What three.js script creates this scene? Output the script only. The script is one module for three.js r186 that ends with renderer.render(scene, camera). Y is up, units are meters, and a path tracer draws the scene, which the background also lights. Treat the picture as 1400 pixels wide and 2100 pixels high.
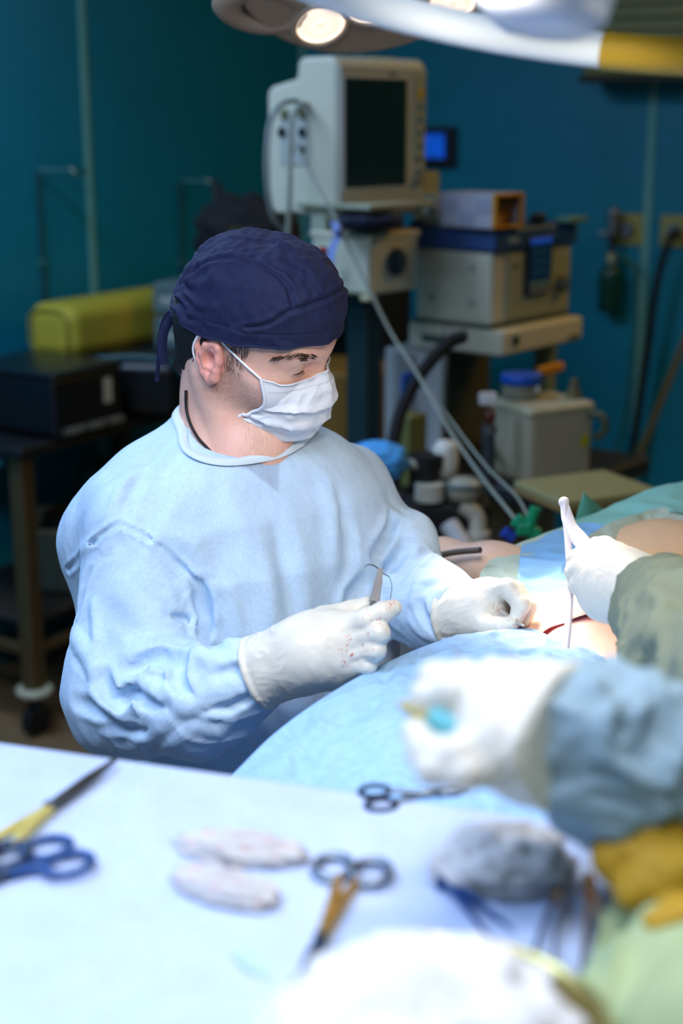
import * as THREE from 'three';
import { RoundedBoxGeometry } from 'three/addons/geometries/RoundedBoxGeometry.js';
import { mergeGeometries, toCreasedNormals } from 'three/addons/utils/BufferGeometryUtils.js';
import { RectAreaLightUniformsLib } from 'three/addons/lights/RectAreaLightUniformsLib.js';
import { createNoise3D } from 'simplex-noise';

// ---------------------------------------------------------------- camera, sky, large lights, exposure
const scene = new THREE.Scene();
scene.background = new THREE.Color(0x000000);
const camera = new THREE.PerspectiveCamera(39.18, 1400 / 2100, 0.05, 30);
camera.position.set(0, 1.8, 0);
camera.rotation.set(-15.35 * Math.PI / 180, 0, 0);
camera.focus = 1.74;
camera.userData.fStop = 2.6;
const renderer = new THREE.WebGLRenderer({ antialias: true });
renderer.toneMapping = THREE.LinearToneMapping;
renderer.toneMappingExposure = 1.0;
renderer.shadowMap.enabled = true;
RectAreaLightUniformsLib.init();

// ceiling panels of the theatre: three cool ones on the camera side and the left, a warm amber one on the right
const V = (a) => new THREE.Vector3(a[0], a[1], a[2]);
function panelLight(at, w, h, color, intensity) {
  const l = new THREE.RectAreaLight(color, intensity, w, h);
  l.position.set(...at); l.rotation.set(-Math.PI / 2, 0, 0);
  scene.add(l); return l;
}
const PANELS = [
  { at: [-1.45, 2.985, -0.9], w: 1.2, h: 0.6, color: 0xb6d2ff, power: 21 },
  { at: [-0.2, 2.985, -0.3], w: 1.2, h: 0.6, color: 0xe6eeff, power: 14.5 },
  { at: [-1.3, 2.985, -3.2], w: 1.2, h: 0.6, color: 0xb4d2ff, power: 23 },
  { at: [2.1, 2.985, -4.2], w: 0.6, h: 1.2, color: 0xffc23c, power: 11 },
];
for (const p of PANELS) panelLight([p.at[0], p.at[1] - 0.03, p.at[2]], p.w - 0.06, p.h - 0.06, p.color, p.power);

// ---------------------------------------------------------------- helpers
let seed = 12345;
const rnd = () => ((seed = (seed * 1664525 + 1013904223) >>> 0) / 4294967296);
const noise3 = createNoise3D(rnd);
const fbm = (x, y, z, o = 3) => { let s = 0, a = 1, n = 0; for (let i = 0; i < o; i++) { s += a * noise3(x, y, z); n += a; a *= 0.5; x *= 2.03; y *= 2.03; z *= 2.03; } return s / n; };
const lin = (c) => new THREE.Color(c);
function mat(color, rough = 0.6, extra = {}) {
  const phys = ['clearcoat', 'sheen', 'transmission', 'ior', 'specularIntensity'].some((k) => k in extra);
  return new (phys ? THREE.MeshPhysicalMaterial : THREE.MeshStandardMaterial)({ color, roughness: rough, side: THREE.DoubleSide, ...extra });
}
const taken = new Map();
function numbered(n) { const k = taken.get(n) ?? 0; taken.set(n, k + 1); return k ? n + '_' + String(k).padStart(3, '0') : n; }
function shade(m) { m.castShadow = true; m.receiveShadow = true; return m; }
function thing(name, label, category, at = [0, 0, 0], turn = 0, group) {
  const o = new THREE.Group(); o.name = numbered(name); o.position.set(...at); o.rotation.y = turn;
  o.userData = { label, category }; if (group) o.userData.group = group; scene.add(o); return o;
}
function part(parent, name, geo, material, at, rot) {
  const m = shade(new THREE.Mesh(geo, material)); m.name = name;
  if (at) m.position.set(...at); if (rot) m.rotation.set(...rot);
  parent.add(m); return m;
}
function solo(name, label, category, geo, material, at, rot, group) {
  const m = shade(new THREE.Mesh(geo, material)); m.name = numbered(name);
  if (at) m.position.set(...at); if (rot) m.rotation.set(...rot);
  m.userData = { label, category }; if (group) m.userData.group = group; scene.add(m); return m;
}
function structure(name, geo, material, at, rot) {
  const m = shade(new THREE.Mesh(geo, material)); m.name = name; if (at) m.position.set(...at); if (rot) m.rotation.set(...rot);
  m.userData = { kind: 'structure' }; scene.add(m); return m;
}
const rbox = (w, h, d, r = 0.004, s = 3) => new RoundedBoxGeometry(w, h, d, s, Math.min(r, w / 2.01, h / 2.01, d / 2.01));
const box = (w, h, d) => new THREE.BoxGeometry(w, h, d);
const cyl = (r0, r1, h, n = 32) => new THREE.CylinderGeometry(r0, r1, h, n);
const moved = (g, x = 0, y = 0, z = 0, rx = 0, ry = 0, rz = 0) => { if (rx) g.rotateX(rx); if (ry) g.rotateY(ry); if (rz) g.rotateZ(rz); g.translate(x, y, z); return g; };
const lathe = (pts, n = 48) => new THREE.LatheGeometry(pts.map((p) => new THREE.Vector2(p[0], p[1])), n);
function curve(pts, closed = false, tension = 0.5) { return new THREE.CatmullRomCurve3(pts.map(V), closed, 'centripetal', tension); }
function tube(pts, r, seg = 40, rs = 10, closed = false) { return new THREE.TubeGeometry(curve(pts, closed), seg, r, rs, closed); }
function merge(list) { return mergeGeometries(list.map((g) => { const q = g.index ? g.toNonIndexed() : g; for (const k of Object.keys(q.attributes)) if (!['position', 'normal', 'uv'].includes(k)) q.deleteAttribute(k); return q; })); }
// a tube whose radius changes along its way, with rounded ends
function taper(pts, radii, seg = 40, rs = 14, flat = 1) {
  const c = curve(pts), fr = c.computeFrenetFrames(seg, false), pos = [], uv = [], idx = [], L = c.getLength();
  const R = (t) => { const x = t * (radii.length - 1), i = Math.min(radii.length - 2, Math.floor(x)), f = x - i; const s = f * f * (3 - 2 * f); return radii[i] * (1 - s) + radii[i + 1] * s; };
  for (let i = 0; i <= seg; i++) {
    const t = i / seg, p = c.getPointAt(t), r = R(t);
    for (let j = 0; j <= rs; j++) {
      const a = j / rs * Math.PI * 2, N = fr.normals[i], B = fr.binormals[i];
      pos.push(p.x + r * (Math.cos(a) * N.x + flat * Math.sin(a) * B.x), p.y + r * (Math.cos(a) * N.y + flat * Math.sin(a) * B.y), p.z + r * (Math.cos(a) * N.z + flat * Math.sin(a) * B.z));
      uv.push(j / rs * 2 * Math.PI * r, t * L);
      if (i < seg && j < rs) { const a0 = i * (rs + 1) + j, b0 = a0 + rs + 1; idx.push(a0, a0 + 1, b0, b0, a0 + 1, b0 + 1); }
    }
  }
  const g = new THREE.BufferGeometry(); g.setAttribute('position', new THREE.Float32BufferAttribute(pos, 3)); g.setAttribute('uv', new THREE.Float32BufferAttribute(uv, 2));
  g.setIndex(idx); g.computeVertexNormals(); return g;
}
// a sheet from a function of two parameters
function sheet(f, nu, nv, uvScale = 1) {
  const pos = [], uv = [], idx = [];
  for (let i = 0; i <= nu; i++) for (let j = 0; j <= nv; j++) {
    const p = f(i / nu, j / nv); pos.push(p[0], p[1], p[2]); uv.push((p[3] ?? i / nu) * uvScale, (p[4] ?? j / nv) * uvScale);
    if (i < nu && j < nv) { const a = i * (nv + 1) + j, b = a + nv + 1; idx.push(a, b, a + 1, b, b + 1, a + 1); }
  }
  const g = new THREE.BufferGeometry(); g.setAttribute('position', new THREE.Float32BufferAttribute(pos, 3)); g.setAttribute('uv', new THREE.Float32BufferAttribute(uv, 2));
  g.setIndex(idx); g.computeVertexNormals(); return g;
}
// a flat outline given a thickness and soft edges
function plate(outline, depth, bevel = 0.001) {
  const s = new THREE.Shape(outline.map((p) => new THREE.Vector2(p[0], p[1])));
  const g = new THREE.ExtrudeGeometry(s, { depth, bevelEnabled: bevel > 0, bevelThickness: bevel, bevelSize: bevel, bevelSegments: 2, curveSegments: 8 }); g.translate(0, 0, -depth / 2); return g;
}
// textures
function tex(w, h, f, srgb = true) {
  const d = new Uint8Array(w * h * 4);
  for (let j = 0; j < h; j++) for (let i = 0; i < w; i++) { const c = f(i / w, j / h, i, j); const o = (j * w + i) * 4; for (let q = 0; q < 3; q++) d[o + q] = Math.max(0, Math.min(255, c[q])); d[o + 3] = 255; }
  const t = new THREE.DataTexture(d, w, h); t.wrapS = t.wrapT = THREE.RepeatWrapping; t.magFilter = THREE.LinearFilter; t.minFilter = THREE.LinearMipmapLinearFilter; t.generateMipmaps = true;
  if (srgb) t.colorSpace = THREE.SRGBColorSpace; t.needsUpdate = true; return t;
}
// noise that tiles: blended copies of a periodic lattice
function tileNoise(u, v, p, k = 0) { const a = u * 2 * Math.PI, b = v * 2 * Math.PI, r = p / (2 * Math.PI); return noise3(Math.cos(a) * r + k, Math.sin(a) * r + 3.1 * Math.cos(b) * r * 0.32, Math.sin(b) * r + k * 0.7); }
const greyTex = (f, n = 256) => tex(n, n, (u, v, i, j) => { const g = Math.max(0, Math.min(255, 255 * f(u, v, i, j))); return [g, g, g]; }, false);

// distance fields: meshed with a net of one vertex per crossed cell
function mesher(sdf, lo, hi, cell, uvOf, opt = {}) {
  const n = [0, 1, 2].map((k) => Math.ceil((hi[k] - lo[k]) / cell) + 1), [nx, ny, nz] = n, B = 4, F = new Float32Array(nx * ny * nz), lim = B * cell * 0.87 * (opt.safe ?? 1.8) + (opt.slack ?? 0.012);
  for (let bz = 0; bz < nz; bz += B) for (let by = 0; by < ny; by += B) for (let bx = 0; bx < nx; bx += B) {
    const c = sdf(lo[0] + (bx + B / 2) * cell, lo[1] + (by + B / 2) * cell, lo[2] + (bz + B / 2) * cell), far = Math.abs(c) > lim;
    for (let z = bz; z < Math.min(nz, bz + B); z++) for (let y = by; y < Math.min(ny, by + B); y++) for (let x = bx; x < Math.min(nx, bx + B); x++)
      F[(z * ny + y) * nx + x] = far ? c : sdf(lo[0] + x * cell, lo[1] + y * cell, lo[2] + z * cell);
  }
  const id = new Int32Array(nx * ny * nz).fill(-1), pos = [], idx = [], E = [[0, 1], [2, 3], [4, 5], [6, 7], [0, 2], [1, 3], [4, 6], [5, 7], [0, 4], [1, 5], [2, 6], [3, 7]], val = new Float32Array(8);
  for (let z = 0; z < nz - 1; z++) for (let y = 0; y < ny - 1; y++) for (let x = 0; x < nx - 1; x++) {
    let m = 0; for (let k = 0; k < 8; k++) { val[k] = F[((z + (k >> 2)) * ny + y + ((k >> 1) & 1)) * nx + x + (k & 1)]; if (val[k] < 0) m |= 1 << k; }
    if (m === 0 || m === 255) continue;
    let sx = 0, sy = 0, sz = 0, c = 0;
    for (const [a, b] of E) { if ((val[a] < 0) === (val[b] < 0)) continue; const t = val[a] / (val[a] - val[b]); sx += (a & 1) + t * ((b & 1) - (a & 1)); sy += ((a >> 1) & 1) + t * (((b >> 1) & 1) - ((a >> 1) & 1)); sz += (a >> 2) + t * ((b >> 2) - (a >> 2)); c++; }
    id[(z * ny + y) * nx + x] = pos.length / 3; pos.push(lo[0] + (x + sx / c) * cell, lo[1] + (y + sy / c) * cell, lo[2] + (z + sz / c) * cell);
  }
  const quad = (a, b, c, d, flip) => { if (a < 0 || b < 0 || c < 0 || d < 0) return; if (flip) idx.push(a, c, b, a, d, c); else idx.push(a, b, c, a, c, d); };
  for (let z = 1; z < nz - 1; z++) for (let y = 1; y < ny - 1; y++) for (let x = 1; x < nx - 1; x++) {
    const at = (z * ny + y) * nx + x, s = F[at] < 0, I = (dx, dy, dz) => id[((z + dz) * ny + y + dy) * nx + x + dx];
    if (s !== (F[at + 1] < 0)) quad(I(0, -1, -1), I(0, 0, -1), I(0, 0, 0), I(0, -1, 0), !s);
    if (s !== (F[at + nx] < 0)) quad(I(-1, 0, -1), I(-1, 0, 0), I(0, 0, 0), I(0, 0, -1), !s);
    if (s !== (F[at + nx * ny] < 0)) quad(I(-1, -1, 0), I(0, -1, 0), I(0, 0, 0), I(-1, 0, 0), !s);
  }
  const N = new Float32Array(pos.length), uv = new Float32Array(pos.length / 3 * 2), e = opt.eps ?? cell * 0.6;
  for (let i = 0; i < pos.length; i += 3) {
    let x = pos[i], y = pos[i + 1], z = pos[i + 2], gx, gy, gz;
    for (let k = 0; k < 2; k++) {
      gx = sdf(x + e, y, z) - sdf(x - e, y, z); gy = sdf(x, y + e, z) - sdf(x, y - e, z); gz = sdf(x, y, z + e) - sdf(x, y, z - e);
      const l = Math.hypot(gx, gy, gz) || 1;
      if (k === 0) { const d = Math.max(-cell * 0.6, Math.min(cell * 0.6, sdf(x, y, z) / Math.max(0.5, l / (2 * e)))); x -= gx / l * d; y -= gy / l * d; z -= gz / l * d; } else { gx /= l; gy /= l; gz /= l; }
    }
    pos[i] = x; pos[i + 1] = y; pos[i + 2] = z; N[i] = gx; N[i + 1] = gy; N[i + 2] = gz;
    const q = uvOf ? uvOf(x, y, z, gx, gy, gz) : [x + z * 0.6, y + z * 0.25]; uv[i / 3 * 2] = q[0]; uv[i / 3 * 2 + 1] = q[1];
  }
  const g = new THREE.BufferGeometry(); g.setAttribute('position', new THREE.Float32BufferAttribute(pos, 3)); g.setAttribute('normal', new THREE.BufferAttribute(N, 3)); g.setAttribute('uv', new THREE.BufferAttribute(uv, 2)); g.setIndex(idx);
  return g;
}
const smin = (a, b, k) => { const h = Math.max(k - Math.abs(a - b), 0) / k; return Math.min(a, b) - h * h * k * 0.25; };
const smax = (a, b, k) => -smin(-a, -b, k);
const clamp01 = (t) => t < 0 ? 0 : t > 1 ? 1 : t;
const sstep = (a, b, x) => { const t = clamp01((x - a) / (b - a)); return t * t * (3 - 2 * t); };
// distance to a tapered capsule from a to b
function bone(a, b, ra, rb) {
  const dx = b[0] - a[0], dy = b[1] - a[1], dz = b[2] - a[2], q = 1 / (dx * dx + dy * dy + dz * dz);
  return (x, y, z) => { const px = x - a[0], py = y - a[1], pz = z - a[2], t = clamp01((px * dx + py * dy + pz * dz) * q); return Math.hypot(px - t * dx, py - t * dy, pz - t * dz) - (ra + (rb - ra) * t); };
}
function ball(c, r) { // ellipsoid, r a number or three radii
  if (typeof r === 'number') return (x, y, z) => Math.hypot(x - c[0], y - c[1], z - c[2]) - r;
  const m = Math.min(...r);
  return (x, y, z) => { const X = (x - c[0]) / r[0], Y = (y - c[1]) / r[1], Z = (z - c[2]) / r[2], k0 = Math.hypot(X, Y, Z), k1 = Math.hypot(X / r[0], Y / r[1], Z / r[2]); return k0 < 1e-6 ? -m : k0 * (k0 - 1) / k1; };
}
const add3 = (a, b, s = 1) => [a[0] + b[0] * s, a[1] + b[1] * s, a[2] + b[2] * s];
const mix3 = (a, b, t) => [a[0] + (b[0] - a[0]) * t, a[1] + (b[1] - a[1]) * t, a[2] + (b[2] - a[2]) * t];
const sub3 = (a, b) => [a[0] - b[0], a[1] - b[1], a[2] - b[2]];
const len3 = (a) => Math.hypot(...a);
const nrm3 = (a) => { const l = len3(a) || 1; return [a[0] / l, a[1] / l, a[2] / l]; };
const cross3 = (a, b) => [a[1] * b[2] - a[2] * b[1], a[2] * b[0] - a[0] * b[2], a[0] * b[1] - a[1] * b[0]];


// ---------------------------------------------------------------- the room: a rectangle turned 32 degrees, its far corner at the left of the picture
const wallTone = tex(512, 512, (u, v) => { const n = 0.5 * tileNoise(u, v, 5) + 0.3 * tileNoise(u, v, 17, 4), k = 1 + 0.05 * n; return [4 * k, 126 * k, 145 * k]; });
wallTone.repeat.set(0.4, 0.4);
const wallBump = greyTex((u, v) => 0.5 + 0.25 * tileNoise(u, v, 60) + 0.2 * tileNoise(u, v, 130, 2), 512); wallBump.repeat.set(2, 2);
const wallMat = mat(0xffffff, 0.42, { map: wallTone, bumpMap: wallBump, bumpScale: 0.0006 });
const floorTone = tex(512, 512, (u, v) => { const n = 0.6 * tileNoise(u, v, 40) + 0.6 * tileNoise(u, v, 110, 3), k = 1 + 0.12 * n; return [128 * k, 104 * k, 74 * k]; });
floorTone.repeat.set(0.8, 0.8);
const floorMat = mat(0xffffff, 0.38, { map: floorTone });
const ceilMat = mat(0xd9dcd8, 0.8);
const BETA = -32 * Math.PI / 180, CORNER = [-0.164, 0, -6.2];
const roomPt = (X, y, Z) => [CORNER[0] + X * Math.cos(BETA) + Z * Math.sin(BETA), y, CORNER[2] - X * Math.sin(BETA) + Z * Math.cos(BETA)];
function metreUV(g) { // uv in metres, read off the larger face axes
  const p = g.attributes.position, n = g.attributes.normal, uv = g.attributes.uv;
  for (let i = 0; i < p.count; i++) { const ax = Math.abs(n.getX(i)), ay = Math.abs(n.getY(i)), az = Math.abs(n.getZ(i)); if (ay >= ax && ay >= az) uv.setXY(i, p.getX(i), p.getZ(i)); else if (ax > az) uv.setXY(i, p.getZ(i), p.getY(i)); else uv.setXY(i, p.getX(i), p.getY(i)); }
  return g;
}
const RW = 6.6, RD = 7.6, RH = 3.0;
structure('wall_back', metreUV(box(RW + 0.4, RH, 0.2)), wallMat, roomPt(RW / 2, RH / 2, -0.1), [0, BETA, 0]);
structure('wall_left', metreUV(box(0.2, RH, RD)), wallMat, roomPt(-0.1, RH / 2, RD / 2), [0, BETA, 0]);
structure('wall_right', metreUV(box(0.2, RH, RD)), wallMat, roomPt(RW + 0.1, RH / 2, RD / 2), [0, BETA, 0]);
structure('wall_front', metreUV(box(RW + 0.4, RH, 0.2)), wallMat, roomPt(RW / 2, RH / 2, RD + 0.1), [0, BETA, 0]);
structure('floor', metreUV(box(RW + 0.4, 0.1, RD + 0.4)), floorMat, roomPt(RW / 2, -0.05, RD / 2), [0, BETA, 0]);
structure('ceiling', metreUV(box(RW + 0.4, 0.1, RD + 0.4)), ceilMat, roomPt(RW / 2, RH + 0.05, RD / 2), [0, BETA, 0]);
// joint strips between the wall panels, and the corner bead
const stripMat = mat(0x6fae9f, 0.5);
let trimNo = 1;
function wallTrim(X, Z, onLeft) { structure('trim_' + trimNo++, rbox(onLeft ? 0.006 : 0.03, RH - 0.02, onLeft ? 0.03 : 0.006, 0.002), stripMat, roomPt(onLeft ? 0.003 : X, RH / 2, onLeft ? Z : 0.003), [0, BETA, 0]); }
const toRoom = (p) => { const dx = p[0] - CORNER[0], dz = p[2] - CORNER[2]; return [dx * Math.cos(BETA) - dz * Math.sin(BETA), p[1], dx * Math.sin(BETA) + dz * Math.cos(BETA)]; };
// the strip on the left wall runs through the point where the picture shows it
for (const Z of [1.33, 2.53, 3.73]) wallTrim(0, Z, true);
for (const X of [0.28, 1.52, 2.76]) wallTrim(X, 0, false);
structure('trim_' + trimNo++, rbox(0.02, RH - 0.02, 0.02, 0.004), stripMat, roomPt(0.008, RH / 2, 0.008), [0, BETA, 0]);
structure('baseboard_back', rbox(RW, 0.1, 0.012, 0.003), mat(0x2d5a5e, 0.6), roomPt(RW / 2, 0.05, 0.006), [0, BETA, 0]);
structure('baseboard_left', rbox(0.012, 0.1, RD - 0.03, 0.003), mat(0x2d5a5e, 0.6), roomPt(0.006, 0.05, RD / 2 + 0.01), [0, BETA, 0]);

// recessed ceiling panels
PANELS.forEach((p, i) => {
  const t = thing('ceiling_light', ['cool white ceiling panel over the left wall side', 'cool white ceiling panel above the instrument table', 'cool white ceiling panel above the steel trolley', 'amber ceiling panel on the right of the theatre'][i], 'ceiling light', [p.at[0], 2.985, p.at[2]]);
  part(t, 'frame', merge([moved(box(p.w, 0.03, 0.03), 0, 0, -p.h / 2 + 0.015), moved(box(p.w, 0.03, 0.03), 0, 0, p.h / 2 - 0.015), moved(box(0.03, 0.03, p.h - 0.06), -p.w / 2 + 0.015, 0, 0), moved(box(0.03, 0.03, p.h - 0.06), p.w / 2 - 0.015, 0, 0)]), mat(0xe8e8e6, 0.5));
  part(t, 'diffuser', moved(box(p.w - 0.06, 0.008, p.h - 0.06), 0, 0.006, 0), mat(0xf4f6f8, 0.6, { emissive: p.color, emissiveIntensity: 0.9 }));
});


// ---------------------------------------------------------------- materials of the equipment
const cream = mat(0xcfcab0, 0.5), creamGrey = mat(0xb9b8a4, 0.5), darkPlastic = mat(0x16181c, 0.45), blackRubber = mat(0x0b0b0c, 0.6), navyPlastic = mat(0x2a4a7c, 0.5), steel = mat(0xb8bcc0, 0.28, { metalness: 1 }), brushed = mat(0x8d9294, 0.4, { metalness: 0.9 }), greyPlastic = mat(0x8d9390, 0.55), clearPlastic = mat(0xdfe8e6, 0.25, { transmission: 0.75, thickness: 0 }), screenGlass = mat(0x101d22, 0.22), whitePlastic = mat(0xdcdcd6, 0.5);
const loc = (parent, p) => { parent.updateMatrixWorld(true); return parent.worldToLocal(V(p)).toArray(); };
const locAll = (parent, pts) => pts.map((p) => loc(parent, p));
const PHI = 50 * Math.PI / 180;

// ---------------------------------------------------------------- anaesthesia machine
let shelfTop = 0, lidTop = 0, trayTop = 0;
const machineAt = [0.3836, 1.4841, -3.6983]; machineAt[1] = 0;
const machine = thing('anesthesia_machine', 'cream anaesthesia machine with blue tray top and small dark screen', 'medical machine', machineAt, PHI);
{
  const yTop = 1.4841, yMid = 1.2896, yLow = 1.2180, W = 0.385, D = 0.245;
  const tray = part(machine, 'top_tray', rbox(W + 0.02, 0.06, D + 0.03, 0.012), navyPlastic, [W / 2, yTop + 0.012, -D / 2]);
  part(tray, 'lip', rbox(W + 0.02, 0.016, 0.012, 0.004), navyPlastic, [0, 0.034, -(D + 0.03) / 2 + 0.008]);
  part(tray, 'lettering', moved(box(0.05, 0.014, 0.0012), 0, 0, 0), mat(0x8aa0b8, 0.6), [-0.12, 0.0, D / 2 + 0.0155]);
  part(tray, 'lettering', box(0.085, 0.012, 0.0012), mat(0x5d7896, 0.6), [0.1, 0.004, D / 2 + 0.0155]);
  part(machine, 'housing', rbox(W, yTop - yMid, D, 0.014), cream, [W / 2, (yTop + yMid) / 2 - 0.012, -D / 2]);
  const fascia = part(machine, 'fascia', rbox(W * 0.8, (yTop - yMid) * 0.86, 0.008, 0.004), mat(0x9c9f82, 0.5), [W * 0.56, (yTop + yMid) / 2 - 0.012, 0.003]);
  const yS = 1.4028 ;
  const sc = part(machine, 'screen_surround', rbox(0.118, 0.15, 0.012, 0.004), darkPlastic, [0.2, yS + 0.018, 0.012]);
  part(sc, 'display', box(0.1, 0.1, 0.003), mat(0x0d1a2a, 0.25, { emissive: 0x0a1d33, emissiveIntensity: 0.5 }), [0, 0.012, 0.0065]);
  part(sc, 'display_header', box(0.1, 0.014, 0.003), mat(0x14357e, 0.3, { emissive: 0x1c49b0, emissiveIntensity: 0.5 }), [0, 0.066, 0.0068]);
  part(sc, 'display_footer', box(0.1, 0.012, 0.003), mat(0x6d8f90, 0.4), [0, -0.046, 0.0068]);
  for (let i = 0; i < 4; i++) part(sc, 'soft_key', rbox(0.016, 0.012, 0.005, 0.002), greyPlastic, [-0.036 + i * 0.024, -0.064, 0.007]);
  for (let i = 0; i < 3; i++) part(sc, 'trace_line', box(0.07, 0.002, 0.0006), mat(0x27594f, 0.5, { emissive: 0x1b4f3d, emissiveIntensity: 0.4 }), [-0.006, 0.038 - i * 0.026, 0.0084]);
  part(machine, 'knob', moved(merge([cyl(0.022, 0.024, 0.02, 28), moved(cyl(0.013, 0.016, 0.012, 24), 0, 0.014, 0)]), 0, 0, 0, Math.PI / 2), mat(0x57584a, 0.5), [0.315, yS - 0.04, 0.014]);
  part(machine, 'indicator_lamp', moved(cyl(0.007, 0.007, 0.006, 18), 0, 0, 0, Math.PI / 2), mat(0x4e6c50, 0.4), [0.095, yTop - 0.055, 0.008]);
  for (const [z, y] of [[-0.06, yTop - 0.06], [-0.06, yMid + 0.045], [-0.19, yMid + 0.05]]) part(machine, 'screw_cap', moved(cyl(0.008, 0.008, 0.004, 16), 0, 0, 0, 0, 0, Math.PI / 2), greyPlastic, [-0.001, y, z]);
  // shelf drawer below the housing, a little proud of it
  part(machine, 'seam_strip', box(W + 0.004, 0.01, D + 0.004), mat(0x4c5443, 0.6), [W / 2, yMid - 0.013, -D / 2]);
  const dr = part(machine, 'drawer', rbox(W + 0.012, yMid - yLow - 0.006, D + 0.06, 0.01), cream, [W / 2, (yMid + yLow) / 2 - 0.016, -D / 2 + 0.012]);
  part(dr, 'port', moved(cyl(0.014, 0.014, 0.008, 20), 0, 0, 0, Math.PI / 2), mat(0x1d3b30, 0.5), [-0.14, 0.004, D / 2 + 0.031]);
  for (let i = 0; i < 2; i++) part(dr, 'catch', moved(cyl(0.009, 0.009, 0.007, 16), 0, 0, 0, Math.PI / 2), mat(0x52603f, 0.5), [0.135 + i * 0.03, -0.02, D / 2 + 0.031]);
  part(dr, 'side_slot', rbox(0.004, 0.02, 0.09, 0.002), mat(0x3e5552, 0.5), [-(W + 0.012) / 2 - 0.001, -0.006, -0.06]);
  // the stand under it: side column, recessed back, lower deck, castors
  const yDeck = 0.8870;
  part(machine, 'column', rbox(0.13, yLow - 0.12, 0.12, 0.008), mat(0xa9b2b0, 0.55), [-0.015, (yLow + 0.12) / 2 - 0.01, -D + 0.02]);
  part(machine, 'column_cover', rbox(0.02, (yLow - yDeck) * 0.95, 0.16, 0.006), mat(0xb6bfc2, 0.5), [-0.07, yDeck + (yLow - yDeck) * 0.48, -D + 0.07]);
  part(machine, 'back_panel', rbox(W, yLow - 0.14, 0.03, 0.006), mat(0x4d4b3a, 0.6), [W / 2 + 0.02, (yLow + 0.14) / 2 - 0.01, -D - 0.04]);
  part(machine, 'right_post', rbox(0.05, yLow - 0.14, 0.05, 0.008), mat(0x87906f, 0.55), [W - 0.02, (yLow + 0.14) / 2 - 0.01, -0.06]);
  for (let i = 0; i < 2; i++) part(machine, 'louvre', rbox(0.075, 0.12, 0.006, 0.002), darkPlastic, [0.0 + i * 0.001, yDeck + 0.07 - i * 0.002, -D + 0.081 + i * 0.002]);
  part(machine, 'lower_deck', rbox(W + 0.16, 0.05, D + 0.26, 0.014), mat(0x20232a, 0.5), [W / 2 + 0.01, yDeck - 0.025, -0.02]);
  part(machine, 'base', rbox(W + 0.18, 0.08, D + 0.3, 0.02), mat(0x6b6f6a, 0.5), [W / 2, 0.13, -0.05]);
  part(machine, 'lower_cabinet', rbox(W + 0.02, yDeck - 0.22, D, 0.01), mat(0x83836d, 0.55), [W / 2, (yDeck - 0.05 + 0.17) / 2, -D / 2 - 0.02]);
  for (const [x, z] of [[-0.04, 0.06], [W + 0.04, 0.06], [-0.04, -0.3], [W + 0.04, -0.3]]) { const c = part(machine, 'castor', moved(cyl(0.045, 0.045, 0.028, 24), 0, 0, 0, 0, 0, Math.PI / 2), blackRubber, [x, 0.045, z]); part(c, 'fork', rbox(0.044, 0.06, 0.02, 0.006), greyPlastic, [0, 0.03, 0]); }
  // orange strip lamp cover at the back of the bay
  part(machine, 'orange_bar', rbox(0.12, 0.026, 0.02, 0.008), mat(0xd28a12, 0.5), loc(machine, [0.5542, 1.1547, -3.7842]));
  // module on the left: white box with an oval dial, blue shelf above it, and a dark rear post
  const mAt = loc(machine, [0.0676, 1.4456, -3.5322]), mh = 1.5119 - 1.3746;
  const mod = part(machine, 'gas_module', rbox(0.2, mh, 0.19, 0.012), mat(0xcdcdb4, 0.5), [mAt[0] + 0.1, mAt[1], mAt[2] - 0.095]);
  part(mod, 'dial', moved(merge([cyl(0.034, 0.034, 0.014, 32), moved(rbox(0.02, 0.016, 0.06, 0.006), 0, 0.012, 0)]), 0, 0, 0, Math.PI / 2), mat(0x2b3a40, 0.4), [0.0, 0.008, 0.1]);
  part(mod, 'foot', rbox(0.03, 0.014, 0.03, 0.004), mat(0xc9c39a, 0.5), [-0.085, -mh / 2 - 0.006, 0.08]);
  part(mod, 'lid', rbox(0.206, 0.018, 0.196, 0.006), cream, [0, mh / 2 + 0.004, 0]);
  shelfTop = mAt[1] + mh / 2 + 0.0825; lidTop = mAt[1] + mh / 2 + 0.0135; trayTop = yTop + 0.0425;
  part(machine, 'monitor_shelf', rbox(0.26, 0.014, 0.24, 0.005), mat(0x9fa288, 0.5), [mAt[0] + 0.12, mAt[1] + mh / 2 + 0.075, mAt[2] - 0.11]);
  part(machine, 'shelf_post', rbox(0.05, 0.08, 0.05, 0.006), mat(0xaab09a, 0.5), [mAt[0] + 0.03, mAt[1] + mh / 2 + 0.04, mAt[2] - 0.17]);
  part(machine, 'shelf_post', rbox(0.05, 0.08, 0.05, 0.006), mat(0xaab09a, 0.5), [mAt[0] + 0.2, mAt[1] + mh / 2 + 0.04, mAt[2] - 0.17]);
  part(machine, 'module_arm', rbox(0.16, 0.03, 0.05, 0.006), mat(0x888f80, 0.5), [mAt[0] + 0.24, mAt[1] + 0.02, mAt[2] - 0.12]);
  part(machine, 'rear_post', rbox(0.07, mAt[1] - mh / 2 - 0.16, 0.07, 0.01), mat(0x0f2f33, 0.5), [mAt[0] + 0.13, (mAt[1] - mh / 2 + 0.16) / 2, mAt[2] - 0.12]);
  part(machine, 'rear_base', rbox(0.42, 0.06, 0.22, 0.02), mat(0x3b3e3d, 0.5), [mAt[0] + 0.14, 0.13, mAt[2] - 0.1]);
  for (const x of [-0.05, 0.3]) part(machine, 'castor', moved(cyl(0.045, 0.045, 0.028, 24), 0, 0, 0, 0, 0, Math.PI / 2), blackRubber, [mAt[0] + x, 0.045, mAt[2] - 0.1]);
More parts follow.
